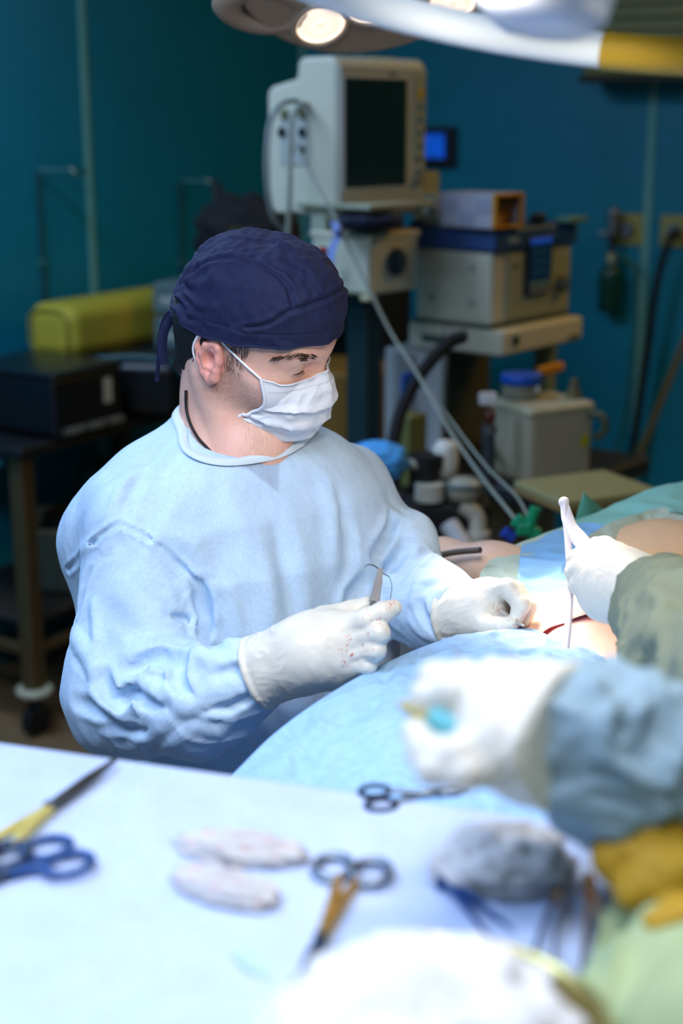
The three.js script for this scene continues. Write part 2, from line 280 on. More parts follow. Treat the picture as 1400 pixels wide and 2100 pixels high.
  part(machine, 'red_cap', moved(cyl(0.011, 0.013, 0.02, 20), 0, 0, 0, 0, 0, 0.4), mat(0xb02018, 0.5), loc(machine, [-0.0453, 1.4815, -3.5628]));
  part(machine, 'power_box', rbox(0.07, 0.2, 0.06, 0.006), mat(0x6a6b36, 0.55), loc(machine, [0.1661, 0.9995, -3.4616]));
  part(machine, 'blue_tag', rbox(0.05, 0.075, 0.004, 0.001), mat(0x2060c8, 0.5), loc(machine, [0.1614, 1.1652, -3.4552]));
}

// cream absorber tub with its jar on the lower deck
{
  const at = [0.497, 0.9305, -3.5152]; const bh = 1.1139 - at[1];
  const t = thing('absorber_tub', 'cream absorber tub with rounded shoulder under the blue-lidded jar', 'canister', at, PHI - 0.35);
  part(t, 'body', rbox(0.2, bh, 0.17, 0.022, 5), mat(0xa5a086, 0.5), [0.0, bh / 2, 0]);
  part(t, 'shoulder', rbox(0.205, 0.03, 0.175, 0.014, 4), mat(0xaaa78a, 0.5), [0.0, bh - 0.004, 0]);
  part(t, 'label', box(0.026, 0.03, 0.001), mat(0xa8a412, 0.6), [0.07, bh * 0.53, 0.0856]);
  part(t, 'handle', tube([[0.08, bh * 0.9, 0.08], [0.1, bh * 0.88, 0.11], [0.11, bh * 0.7, 0.115], [0.1, bh * 0.55, 0.09]], 0.009), mat(0x4c5138, 0.5));
  part(t, 'valve', merge([moved(cyl(0.016, 0.02, 0.03), 0.075, bh + 0.02, 0.03), moved(cyl(0.01, 0.01, 0.03), 0.075, bh + 0.045, 0.03)]), mat(0x67603f, 0.5));
  const j = thing('jar', 'squat jar with bright blue lid on the absorber tub', 'jar', [at[0] - 0.05, at[1] + bh + 0.0125, at[2] - 0.02]);
  part(j, 'glass', lathe([[0, 0], [0.046, 0], [0.048, 0.004], [0.048, 0.03], [0.044, 0.036], [0, 0.036]]), mat(0x7d7a66, 0.35));
  part(j, 'lid', lathe([[0, 0.036], [0.05, 0.036], [0.052, 0.04], [0.052, 0.056], [0.048, 0.06], [0, 0.06]]), mat(0x0c4ba8, 0.4));
  part(j, 'clip', rbox(0.008, 0.016, 0.006, 0.002), whitePlastic, [0.036, 0.026, 0.034]);
}
// white vaporiser pipe with a reddish bulb in front of the column
{
  const a = [0.3595, 1.0394, -3.4207];
  const t = thing('flow_tube', 'slim grey upright valve with white collar and red-brown bulb', 'valve', [a[0], a[1] - 0.12, a[2]]);
  part(t, 'stem', cyl(0.014, 0.018, 0.16), mat(0x33373c, 0.5), [0, 0.06, 0]);
  part(t, 'nut', cyl(0.02, 0.02, 0.02, 6), brushed, [0, 0.15, 0]);
  part(t, 'bulb', lathe([[0, 0.16], [0.012, 0.165], [0.015, 0.18], [0.012, 0.197], [0, 0.205]], 24), mat(0x5a2417, 0.4));
  part(t, 'collar', rbox(0.042, 0.03, 0.03, 0.006), whitePlastic, [-0.006, 0.225, 0]);
  part(t, 'bracket', rbox(0.014, 0.02, 0.12, 0.004), brushed, [0, 0.1, -0.06]);
}

// breathing valve block at the front of the machine: black and white fittings
{
  const o = [0.2293, 0.8833, -3.1704];
  const t = thing('breathing_valve_block', 'black valve block with white domes and pale elbow pipes beside the operating table', 'valve block', [o[0], 0, o[2]]);
  const at = (p) => loc(t, p), c = (r0, r1, h, p, m, n = 'fitting', rot) => part(t, n, cyl(r0, r1, h, 28), m, at(p), rot);
  c(0.036, 0.034, 0.12, [0.1902, 0.9966, -3.2015], blackRubber, 'valve_body'); c(0.042, 0.04, 0.03, [0.1935, 1.0397, -3.2134], darkPlastic, 'valve_cap');
  c(0.032, 0.034, 0.038, [0.1995, 0.9793, -3.1657], mat(0xb9b7a8, 0.45), 'white_collar');
  part(t, 'dome', lathe([[0, 0.05], [0.02, 0.046], [0.03, 0.03], [0.031, 0], [0.028, -0.035], [0, -0.035]]), mat(0xd3cfc0, 0.4), at([0.2397, 1.0351, -3.2328]));
  part(t, 'dome', lathe([[0, 0.026], [0.026, 0.022], [0.042, 0.006], [0.044, 0], [0.038, -0.01], [0.038, -0.03], [0, -0.03]]), mat(0x9f9f8e, 0.3), at([0.278, 0.9853, -3.1777]));
  part(t, 'dome_rim', new THREE.TorusGeometry(0.044, 0.006, 10, 36).rotateX(Math.PI / 2), mat(0x52625f, 0.4), at([0.278, 0.9939, -3.1801]));
  part(t, 'elbow', tube(locAll(t, [[0.2716, 0.9504, -3.1578], [0.2904, 0.9397, -3.1548], [0.307, 0.9237, -3.1504], [0.3104, 0.8809, -3.1387]]), 0.02, 24, 16), mat(0xb2ae9c, 0.45));
  part(t, 'elbow_end', cyl(0.026, 0.026, 0.03, 24), mat(0xc4c0b2, 0.45), at([0.3115, 0.8788, -3.1381]));
  part(t, 'spout', tube(locAll(t, [[0.2416, 0.9158, -3.1172], [0.2674, 0.8792, -3.0864], [0.2875, 0.8483, -3.0571]]), 0.022, 16, 18), mat(0xc3c6c9, 0.45));
  part(t, 'block', rbox(0.22, 0.1, 0.12, 0.02), blackRubber, at([0.2321, 0.9049, -3.2179]));
  part(t, 'stand', rbox(0.06, o[1] - 0.04, 0.06, 0.01), darkPlastic, [0, (o[1] - 0.04) / 2, -0.06]);
  part(t, 'hook_handle', tube(locAll(t, [[0.1286, 1.0073, -3.2045], [0.1401, 1.0336, -3.191], [0.1663, 1.0391, -3.1821], [0.1846, 1.0175, -3.1865]]), 0.012, 20, 12), mat(0x9a9a8a, 0.4));
  part(t, 'shoulder', rbox(0.12, 0.09, 0.1, 0.03), blackRubber, at([0.1528, 0.9268, -3.2238]));
}
// corrugated black hose and cables by the machine
const hosePts = [[0.2947, 1.2927, -3.4384], [0.2608, 1.286, -3.4054], [0.2167, 1.2501, -3.3748], [0.1696, 1.1925, -3.3383], [0.1367, 1.1302, -3.3004], [0.1189, 1.0578, -3.2598], [0.1103, 1.0025, -3.2239], [0.1264, 0.9294, -3.2142]];
{
  const c = curve(hosePts), rings = [tube(hosePts, 0.0125, 80, 12)];
  for (let i = 1; i < 62; i++) { const g = new THREE.TorusGeometry(0.0135, 0.0028, 6, 14), q = new THREE.Quaternion().setFromUnitVectors(new THREE.Vector3(0, 0, 1), c.getTangentAt(i / 62)); g.applyQuaternion(q); const p = c.getPointAt(i / 62); g.translate(p.x, p.y, p.z); rings.push(g); }
  const t = thing('breathing_hose', 'black corrugated breathing hose curving down from the machine drawer', 'hose');
  part(t, 'hose', merge(rings), blackRubber); part(t, 'connector', tube([[0.2947, 1.2927, -3.4384], [0.2705, 1.2898, -3.4583], [0.2586, 1.2945, -3.4907]], 0.016, 12, 14), mat(0x6b665c, 0.5));
}
const cableMat = mat(0x8d9486, 0.5), cableGrey = mat(0x7f8580, 0.5);
const cable = (name, label, pts, r, m = cableMat, seg = 60) => solo(name, label, 'cable', tube(pts, r, seg, 10), m);

// ---------------------------------------------------------------- patient monitor
{
  const a = [-0.0193, 1.5681, -3.6177], h = 1.9302 - 1.5681, W = 0.345, D1 = 0.11, D2 = 0.215;
  const t = thing('patient_monitor', 'boxy cream patient monitor with dark screen and side button strip', 'monitor', a, PHI - 0.03);
  t.rotation.set(0, PHI - 0.03, 0); const hs = h * 0.83;
  const profile = new THREE.Shape(); // side outline: tall front part, lower back part with a sloped step
  profile.moveTo(0, 0.012); profile.quadraticCurveTo(0, 0, 0.012, 0); profile.lineTo(D2 - 0.012, 0.012); profile.quadraticCurveTo(D2, 0.012, D2, 0.03); profile.lineTo(D2, hs - 0.02); profile.quadraticCurveTo(D2, hs - 0.006, D2 - 0.014, hs - 0.004); profile.lineTo(D1 + 0.02, hs + 0.01); profile.quadraticCurveTo(D1 + 0.004, hs + 0.014, D1, hs + 0.04); profile.lineTo(D1, h - 0.014); profile.quadraticCurveTo(D1, h, D1 - 0.014, h); profile.lineTo(0.02, h); profile.quadraticCurveTo(0, h, 0, h - 0.02); profile.closePath();
  const g = new THREE.ExtrudeGeometry(profile, { depth: W - 0.03, bevelEnabled: true, bevelThickness: 0.015, bevelSize: 0.012, bevelSegments: 5, curveSegments: 8 });
  g.rotateY(Math.PI / 2); g.translate(0.015, 0, 0); // the extrusion runs along +x, the outline runs backwards
  part(t, 'housing', g, mat(0xc9c6ad, 0.5));
  const bez = part(t, 'bezel', rbox(W - 0.012, h - 0.018, 0.012, 0.006), mat(0xb0b3a6, 0.5), [W / 2, h / 2, 0.011]);
  const sx = -0.035, sw = 0.235, sh = h * 0.72;
  part(bez, 'screen_frame', rbox(sw + 0.016, sh + 0.016, 0.006, 0.004), mat(0xc0c3ba, 0.5), [sx, 0.012, 0.006]);
  part(bez, 'screen', box(sw, sh, 0.003), mat(0x14282e, 0.25), [sx, 0.012, 0.0085]);
  part(bez, 'button_strip', rbox(0.042, h * 0.58, 0.004, 0.002), mat(0xa3a58f, 0.5), [W / 2 - 0.036, 0.05, 0.0075]);
  part(bez, 'alarm_button', rbox(0.024, 0.024, 0.006, 0.003), mat(0xc9a414, 0.45), [W / 2 - 0.036, h * 0.3, 0.01]);
  for (let i = 0; i < 6; i++) part(bez, 'button', rbox(0.02, 0.017, 0.006, 0.003), mat(0x5d7a76, 0.5), [W / 2 - 0.036, h * 0.21 - i * 0.032, 0.01]);
  part(bez, 'rotary_knob', moved(cyl(0.016, 0.018, 0.014, 28), 0, 0, 0, Math.PI / 2), mat(0x8b8471, 0.5), [W / 2 - 0.036, -h * 0.28, 0.012]);
  part(bez, 'logo', rbox(0.03, 0.014, 0.002, 0.001), mat(0x1e3a52, 0.5), [0.03, h / 2 - 0.03, 0.0065]);
  part(bez, 'lamp_green', rbox(0.008, 0.012, 0.003, 0.001), mat(0x4f8a52, 0.5), [-W / 2 + 0.022, -h / 2 + 0.03, 0.006]);
  part(t, 'alarm_bar', rbox(0.09, 0.012, 0.02, 0.004), mat(0xa8a468, 0.5), [W / 2 + 0.03, h + 0.008, -0.02]);
  // sockets on the side that faces the surgeon
  part(t, 'socket_panel', rbox(0.004, h * 0.36, 0.1, 0.004), mat(0xaeb0a6, 0.5), [-0.001, h * 0.5, -0.13]);
  for (const [y, z, r] of [[0.66, -0.1, 0.012], [0.66, -0.16, 0.013], [0.54, -0.1, 0.011], [0.54, -0.17, 0.012], [0.43, -0.1, 0.008], [0.43, -0.14, 0.008]]) part(t, 'socket', moved(cyl(r, r, 0.01, 20), 0, 0, 0, 0, 0, Math.PI / 2), y > 0.6 ? mat(0x6d6a45, 0.5) : darkPlastic, [-0.004, h * y, z]);
  part(t, 'foot', rbox(0.05, 0.016, 0.05, 0.005), cream, [0.03, -0.006, -0.03]); part(t, 'foot', rbox(0.04, 0.016, 0.04, 0.005), cream, [0.02, 0.004, -D2 + 0.03]); part(t, 'foot', rbox(0.04, 0.016, 0.04, 0.005), cream, [W - 0.04, -0.006, -0.1]);
  // swivel post that carries it
  part(t, 'swivel_post', merge([moved(cyl(0.03, 0.03, a[1] - shelfTop, 24), 0, -(a[1] - shelfTop) / 2, 0), moved(cyl(0.06, 0.065, 0.006, 32), 0, -(a[1] - shelfTop) + 0.004, 0)]), mat(0x9aa18e, 0.5), [0.12, 0.002, -0.09]);
}
cable('monitor_cable', 'pale cable looping out from the monitor side to its left', [[-0.1001, 1.832, -3.742], [-0.1193, 1.8382, -3.6607], [-0.1483, 1.8288, -3.6374], [-0.1708, 1.7945, -3.628], [-0.1815, 1.7201, -3.6076], [-0.1802, 1.6276, -3.6029], [-0.1661, 1.5565, -3.6145], [-0.1396, 1.5217, -3.636], [-0.122, 1.4707, -3.6428], [-0.1203, 1.3742, -3.637]], 0.0065, cableGrey);
cable('monitor_cable', 'pale cable hanging straight down the monitor side', [[-0.0818, 1.8316, -3.69], [-0.1015, 1.8253, -3.6157], [-0.1173, 1.8002, -3.5881], [-0.1232, 1.7437, -3.5725], [-0.1243, 1.6532, -3.5477], [-0.127, 1.5734, -3.5362], [-0.1305, 1.4799, -3.5416], [-0.13, 1.3825, -3.5667]], 0.0065);
cable('monitor_cable', 'grey lead running diagonally from monitor down past the valve block', [[-0.1119, 1.744, -3.5519], [-0.0696, 1.6661, -3.5098], [-0.0229, 1.5881, -3.4469], [0.0182, 1.5037, -3.403], [0.0679, 1.4072, -3.3557], [0.1125, 1.3227, -3.3118], [0.1757, 1.2336, -3.2044], [0.2327, 1.1475, -3.0563], [0.285, 1.0914, -2.8646], [0.3295, 1.0676, -2.5988]], 0.0038);
cable('sensor_lead', 'thin pale lead running beside the diagonal lead to the green connector', [[0.2014, 1.1961, -3.2563], [0.2456, 1.1515, -3.0885], [0.3, 1.1059, -2.8686], [0.3417, 1.0863, -2.7077], [0.3524, 1.072, -2.6]], 0.0028);
{
  const t = thing('breathing_connector', 'green and blue plastic connector at the head of the operating table', 'connector', [0.3408, 1.068, -2.5575]);
  part(t, 'green_body', merge([moved(cyl(0.014, 0.016, 0.05, 20), 0, 0.0, 0, 0, 0, 0.9), moved(cyl(0.011, 0.011, 0.035, 18), 0.012, 0.022, 0, 0, 0, -0.3), moved(rbox(0.03, 0.025, 0.02, 0.006), -0.004, 0.0, 0.008)]), mat(0x0f8a5e, 0.4));
  part(t, 'blue_cap', moved(cyl(0.011, 0.011, 0.022, 18), -0.032, -0.014, 0, 0, 0, 0.9), mat(0x1c3fa0, 0.4));
}
// things lying on the machine
{ // blue cloth bundle under the monitor
  const b = [0.0704, 1.5209, -3.5114];
  solo('folded_cloth', 'dark navy folded cloth lying under the patient monitor', 'cloth', sheet((u, v) => { const a = u * 2 * Math.PI, r = Math.sin(v * Math.PI) * 0.5 + 0.5 * (v > 0 && v < 1 ? 1 : 0), X = 0.095 * Math.cos(a) * Math.pow(r, 0.6), Z = 0.075 * Math.sin(a) * Math.pow(r, 0.6), Y = (v - 0.5) * 0.036 + 0.006 * noise3(u * 4, v * 5, 1) + 0.004 * Math.sin(v * 18); const k = 1 + 0.08 * noise3(Math.cos(a) * 2, v * 6, Math.sin(a) * 2); return [X * k, Y, Z * k]; }, 64, 20), mat(0x101c34, 0.8), [b[0], lidTop + 0.027, b[2] - 0.06], [0, PHI, 0]);
  const t = thing('monitor_ribbon', 'pale blue ribbon tied below the monitor corner', 'ribbon');
  const rib = (pts, w) => sheet((u, v) => { const c = curve(pts).getPoint(u); return [c.x + (v - 0.5) * w, c.y, c.z + (v - 0.5) * w * 0.4]; }, 24, 3);
  part(t, 'tail', rib([[-0.0182, 1.5641, -3.4195], [-0.0068, 1.5396, -3.4024], [-0.0193, 1.51, -3.3943], [-0.0273, 1.4772, -3.3853], [-0.0319, 1.4378, -3.3849]], 0.018), mat(0x7c93cc, 0.7)); part(t, 'knot', moved(new THREE.SphereGeometry(0.011, 16, 10), ...[-0.0091, 1.5444, -3.3986]), mat(0x7c93cc, 0.7));
}
{ // drawer box with an orange end on the tray
  const a = [0.3807, 1.5366, -3.6609];
  const t = thing('drawer_box', 'white drawer box with orange open end on the blue tray', 'box', [a[0], trayTop + 0.001, a[2]], PHI);
  const w = 0.125, hh = 1.6214 - a[1], d = 0.17;
  part(t, 'body', merge([moved(rbox(w, 0.005, d, 0.001), w / 2, 0.0025, -d / 2), moved(rbox(w, 0.005, d, 0.001), w / 2, hh, -d / 2), moved(rbox(0.005, hh, d, 0.001), 0.0025, hh / 2, -d / 2), moved(rbox(0.005, hh, d, 0.001), w - 0.0025, hh / 2, -d / 2), moved(rbox(w, hh, 0.005, 0.001), w / 2, hh / 2, -d + 0.003)]), mat(0xaaaab2, 0.5));
  part(t, 'orange_rim', merge([moved(rbox(w + 0.004, 0.01, 0.012, 0.003), w / 2, hh - 0.002, 0), moved(rbox(w + 0.004, 0.008, 0.012, 0.003), w / 2, 0.004, 0), moved(rbox(0.01, hh, 0.012, 0.003), 0.003, hh / 2, 0), moved(rbox(0.012, hh, 0.012, 0.003), w - 0.002, hh / 2, 0)]), mat(0xc98a1a, 0.5));
  part(t, 'orange_lining', moved(rbox(w - 0.014, hh - 0.014, 0.01, 0.002), w / 2, hh / 2, -0.03), mat(0xb87412, 0.55));
  part(t, 'inner_flap', moved(rbox(w - 0.02, 0.022, 0.006, 0.002), w / 2, hh - 0.02, -0.012), mat(0x4a3010, 0.6));
  part(t, 'tab', moved(cyl(0.011, 0.011, 0.006, 20), 0.028, 0.02, -0.012, Math.PI / 2), mat(0xc9b890, 0.5));
  for (let i = 0; i < 3; i++) part(t, 'side_panel', moved(rbox(0.003, hh * 0.4, d * 0.26, 0.001), -0.001, hh * (i === 1 ? 0.3 : 0.68), -d * (0.2 + i * 0.3)), mat(0x9a9cab, 0.5));
  const b = [0.2371, 1.5254, -3.7822];
  const u = thing('card_box', 'small pale box with printed dots left of the drawer box', 'box', machine.localToWorld(new THREE.Vector3(0.045, trayTop + 0.001, -0.193)).toArray(), PHI);
  part(u, 'carton', rbox(0.062, 0.078, 0.05, 0.003), mat(0xa9ab97, 0.6), [0.0, 0.039, -0.02]); part(u, 'print', moved(cyl(0.012, 0.012, 0.001, 16), 0, 0, 0, 0, 0, Math.PI / 2), mat(0x55584c, 0.6), [-0.0305, 0.035, -0.01]);
  for (let i = 0; i < 3; i++) part(u, 'print', moved(box(0.001, 0.006, 0.012), -0.0304, 0.062, -0.035 + i * 0.018), mat(0x66705c, 0.6));
  const v = [0.2499, 1.6149, -3.869]; solo('small_box', 'small cream block standing behind the pale printed box', 'box', rbox(0.07, 0.13, 0.04, 0.004), mat(0xa7aa8e, 0.6), [v[0] - 0.02, trayTop + 0.066, v[2] - 0.14], [0, PHI, 0]);
  const k = [0.4866, 1.5511, -3.7685]; solo('black_receiver', 'little black receiver block on the blue tray beside orange end', 'receiver', rbox(0.04, 0.03, 0.03, 0.006), darkPlastic, [k[0] + 0.03, trayTop + 0.016, k[2] - 0.09], [0, PHI, 0]);
  const l = [0.6199, 1.5511, -3.9241]; solo('pale_pad', 'thin grey-green pad at the right end of blue tray', 'pad', rbox(0.09, 0.014, 0.05, 0.004), mat(0x58806f, 0.7), [l[0], trayTop + 0.008, l[2] - 0.02], [0, PHI, 0]);
}
// crumpled blue cap behind the surgeon's shoulder, and a dark bag behind his cap
{
  const p = [0.0846, 1.0596, -3.1151], q = [-0.2908, 1.4551, -4.4681];
  const blob = (rx, ry, rz, s, f) => { const g = new THREE.SphereGeometry(1, 40, 26), a = g.attributes.position; for (let i = 0; i < a.count; i++) { const x = a.getX(i), y = a.getY(i), z = a.getZ(i), k = 1 + f * fbm(x * 1.6 + s, y * 1.6, z * 1.6) + f * 0.5 * Math.abs(noise3(x * 4 + s, y * 4, z * 4)); a.setXYZ(i, x * rx * k, y * ry * k, z * rz * k); } g.computeVertexNormals(); return g; };
  solo('disposable_cap', 'crumpled bright blue disposable cap beside the black hose', 'cap', blob(0.07, 0.042, 0.055, 3, 0.2), mat(0x4a9fe0, 0.8), [p[0] - 0.01, p[1] + 0.01, p[2] + 0.03]);
  const st = thing('equipment_stand', 'dark equipment stand behind the surgeon\'s shoulder', 'stand', [p[0] - 0.03, 0, p[2] + 0.03]);
  part(st, 'shelf', rbox(0.16, 0.02, 0.14, 0.006), darkPlastic, [0, p[1] - 0.055, 0]); part(st, 'post', cyl(0.02, 0.02, p[1] - 0.09, 20), darkPlastic, [0, (p[1] - 0.065) / 2 + 0.01, 0]); part(st, 'foot', cyl(0.09, 0.1, 0.03, 32), darkPlastic, [0, 0.015, 0]);
  const bag = thing('ventilation_bag', 'dark bag with olive emblem hanging behind the monitor', 'bag', q);
  part(bag, 'sack', blob(0.15, 0.11, 0.08, 9, 0.22), mat(0x0d0d0e, 0.85)); part(bag, 'emblem', moved(cyl(0.03, 0.03, 0.002, 24), 0, 0, 0, Math.PI / 2), mat(0x34381a, 0.8), [-0.025, 0.0, 0.089]);
  part(bag, 'hanger', tube([[-0.06, 0.09, 0], [-0.08, 0.14, -0.05], [-0.1, 0.15, -0.13]], 0.006), darkPlastic);
  part(bag, 'pole', cyl(0.014, 0.014, q[1] + 0.11, 16), mat(0x2a2c2d, 0.5), [-0.1, (q[1] + 0.11) / 2 - q[1] + 0.04, -0.13]); part(bag, 'pole_foot', cyl(0.12, 0.14, 0.04, 32), darkPlastic, [-0.1, -q[1] + 0.02, -0.13]);
}
// brown waste drum and a black block added for the dark gap
{
  const p = [0.0031, 1.0574, -4.4626];
  const t = thing('waste_drum', 'brown drum in the dark gap behind the surgeon\'s mask', 'bin', [p[0], 0, p[2]]);
  part(t, 'drum', lathe([[0, 0.01], [0.15, 0.01], [0.16, 0.03], [0.165, p[1] - 0.02], [0.15, p[1]], [0, p[1]]]), mat(0x7a5a18, 0.6)); part(t, 'drum_band', new THREE.TorusGeometry(0.165, 0.008, 8, 48).rotateX(Math.PI / 2), mat(0x4e3a12, 0.6), [0, p[1] * 0.7, 0]);
  const c = [0.0492, 1.2441, -4.1509]; const k = thing('dark_gap_filler', 'black cabinet added for the dark gap behind the white gas module', 'filler', [0.24, 0, -4.72], PHI);
  part(k, 'case', rbox(0.26, c[1] + 0.16, 0.22, 0.01), mat(0x0a0a0b, 0.6), [0.04, (c[1] + 0.16) / 2 + 0.04, -0.25]); part(k, 'plinth', rbox(0.24, 0.04, 0.2, 0.004), darkPlastic, [0.04, 0.02, -0.25]);
}
// beige board and pale pillow by the head end
{
  const t = thing('head_board', 'beige flat board beyond the green drape', 'board', [0.5254, 1.027, -3.0025], 0.45);
  part(t, 'board', rbox(0.24, 0.02, 0.2, 0.006), mat(0x8f8a5c, 0.6), [0.0, 0, 0]); part(t, 'edge', rbox(0.244, 0.01, 0.204, 0.004), mat(0x7a5e2c, 0.6), [0, -0.014, 0]);
  const yb = 1.0270; part(t, 'post', cyl(0.025, 0.025, yb - 0.04, 20), darkPlastic, [0, -(yb - 0.04) / 2 - 0.018, 0]); part(t, 'foot', cyl(0.15, 0.17, 0.03, 32), darkPlastic, [0, -yb + 0.016, 0]);
}

// ---------------------------------------------------------------- on the back wall
{
  const rp = toRoom([0.3994, 1.6863, -5.9004]); const wy = rp[1];
  const t = thing('wall_display', 'small black-framed wall display glowing blue beside the monitor', 'display', roomPt(rp[0], wy, 0), BETA);
  part(t, 'frame', rbox(0.19, 0.155, 0.03, 0.006), mat(0x0a0b0d, 0.5), [0, 0, 0.016]);
  const screenT = tex(64, 48, (u, v) => { const n = 0.5 + 0.5 * tileNoise(u, v, 6), k = 0.6 + 0.5 * n; return [10 * k, 90 * k, 225 * k]; });
  part(t, 'screen', box(0.125, 0.092, 0.004), mat(0x0b2f66, 0.3, { emissive: 0xffffff, emissiveMap: screenT, emissiveIntensity: 0.8 }), [-0.012, 0.004, 0.031]);
}
function gasOutlet(px, label, withFlow) {
  const t = thing('gas_outlet', label, 'wall outlet', roomPt(px, 1.3981, 0), BETA);
  part(t, 'plate', rbox(0.12, 0.115, 0.012, 0.006), mat(0xa09a4c, 0.55), [0, 0, 0.006]); part(t, 'socket', moved(cyl(0.026, 0.03, 0.03, 28), 0, 0, 0, Math.PI / 2), brushed, [0, 0, 0.024]);
  return t;
}
{
  const X1 = toRoom([1.0756, 1.3974, -5.4478])[0], X2 = toRoom([1.2244, 1.4056, -5.336])[0];
  gasOutlet(X1, 'yellow-beige gas outlet plate carrying a flowmeter', true); gasOutlet(X2, 'yellow-beige gas outlet plate with black hose at right edge');
  const y = 1.3981;
  const f = thing('flowmeter', 'metal flowmeter with hanging humidifier bottle on the wall outlet', 'flowmeter', roomPt(X1 - 0.035, y, 0.068), BETA);
  part(f, 'valve', merge([moved(cyl(0.022, 0.022, 0.07, 24), 0, 0.02, 0), moved(cyl(0.014, 0.014, 0.05, 20), -0.02, -0.015, 0, 0, 0, Math.PI / 2), moved(new THREE.SphereGeometry(0.024, 20, 14), 0, 0.06, 0)]), brushed);
  part(f, 'outlet_nut', cyl(0.02, 0.024, 0.03, 6), mat(0xb5ab7a, 0.35, { metalness: 0.8 }), [0, -0.1, 0]); part(f, 'gauge_stem', cyl(0.012, 0.012, 0.06, 18), mat(0x2e2a20, 0.4), [0, -0.05, 0]);
  part(f, 'bottle', lathe([[0, -0.3], [0.034, -0.3], [0.042, -0.29], [0.044, -0.17], [0.034, -0.14], [0.02, -0.125], [0, -0.125]]), mat(0x1d5a48, 0.25, { transmission: 0.5, thickness: 0 }));
  solo('oxygen_tubing', 'pale tubing hanging down the wall from the flowmeter', 'tubing', tube([roomPt(X1, y - 0.1, 0.06), roomPt(X1 + 0.05, y - 0.12, 0.07), roomPt(X1 + 0.07, y - 0.3, 0.06), roomPt(X1 + 0.05, y - 0.7, 0.06), roomPt(X1 - 0.03, y - 1.1, 0.07), roomPt(X1 + 0.02, 0.05, 0.08)], 0.008, 60, 10), mat(0x2f6a55, 0.5));
  solo('gas_hose', 'black gas hose dropping from the right wall outlet', 'hose', tube([roomPt(X2 + 0.01, y, 0.04), roomPt(X2 + 0.015, y - 0.01, 0.1), roomPt(X2 - 0.02, y - 0.15, 0.11), roomPt(X2 - 0.06, y - 0.5, 0.09), roomPt(X2 - 0.13, y - 1.0, 0.1), roomPt(X2 - 0.22, 0.3, 0.14), roomPt(X2 - 0.1, 0.02, 0.3)], 0.014, 80, 12), blackRubber);
  solo('yellow_hose', 'ochre hose slanting down past the black gas hose', 'hose', tube([roomPt(X2 + 0.2, y - 0.05, 0.04), roomPt(X2 + 0.18, y - 0.2, 0.2), roomPt(X2 + 0.09, y - 0.55, 0.3), roomPt(X2 - 0.02, y - 0.95, 0.36), roomPt(X2 - 0.1, y - 1.3, 0.42), roomPt(X2 - 0.14, 0.02, 0.5)], 0.012, 80, 12), mat(0x6a5a1c, 0.5));
  // air unit high on the wall
  const xa = toRoom([1.2339, 1.9533, -5.4345])[0], ya = 1.9182;
  const ac = thing('air_unit', 'olive-beige air unit high on the back wall behind the lamp', 'air conditioner', roomPt(xa + 0.28, ya, 0), BETA);
  part(ac, 'casing', rbox(1.1, 0.32, 0.2, 0.02), mat(0x8c8a4e, 0.5), [0, 0.18, 0.1]); part(ac, 'underside', rbox(1.12, 0.024, 0.21, 0.006), mat(0x2b2a18, 0.6), [0, 0.012, 0.106]);
  for (let i = 0; i < 5; i++) part(ac, 'slat', rbox(1.02, 0.008, 0.02, 0.002), mat(0x6a6838, 0.5), [0, 0.08 + i * 0.045, 0.205]);
}
// ---------------------------------------------------------------- left wall: hooks, trolley and what stands on it
{
  const hook = (p, reach, label) => {
    const r = toRoom(p), t = thing('drip_hanger', label, 'hanger', roomPt(0, 0, r[2]), BETA), y = r[1];
    part(t, 'rod', tube([[0.012, 0.75, 0], [0.012, y - 0.03, 0], [0.014, y, 0.0], [0.03, y, -0.01], [reach * 0.85, y, -0.05]], 0.006, 60, 10), mat(0x3f6a68, 0.35, { metalness: 0.7 }));
    part(t, 'tip_hook', tube([[reach * 0.85, y, -0.05], [reach, y - 0.012, -0.055], [reach * 1.12, y - 0.02, -0.06], [reach * 1.22, y - 0.005, -0.062], [reach * 1.22, y + 0.012, -0.062]], 0.0065, 24, 10), mat(0x2a5a58, 0.4, { metalness: 0.5 }));
    part(t, 'bright_collar', moved(cyl(0.012, 0.012, 0.024, 20), 0, 0, 0, 0, 0, Math.PI / 2 - 0.5), mat(0xd8d2b8, 0.2, { metalness: 1 }), [reach * 0.95, y - 0.003, -0.052]);
    for (const yy of [0.85, y - 0.3]) part(t, 'clip', rbox(0.02, 0.02, 0.02, 0.004), mat(0x3f6a68, 0.5), [0.008, yy, 0]);
  };
  hook([-1.0986, 1.6316, -4.9106], 0.13, 'slim wall hanger with bright collar nearest the left edge');
  hook([-0.6919, 1.5709, -5.5369], 0.12, 'slim wall hanger with bright collar just left of cap');
}
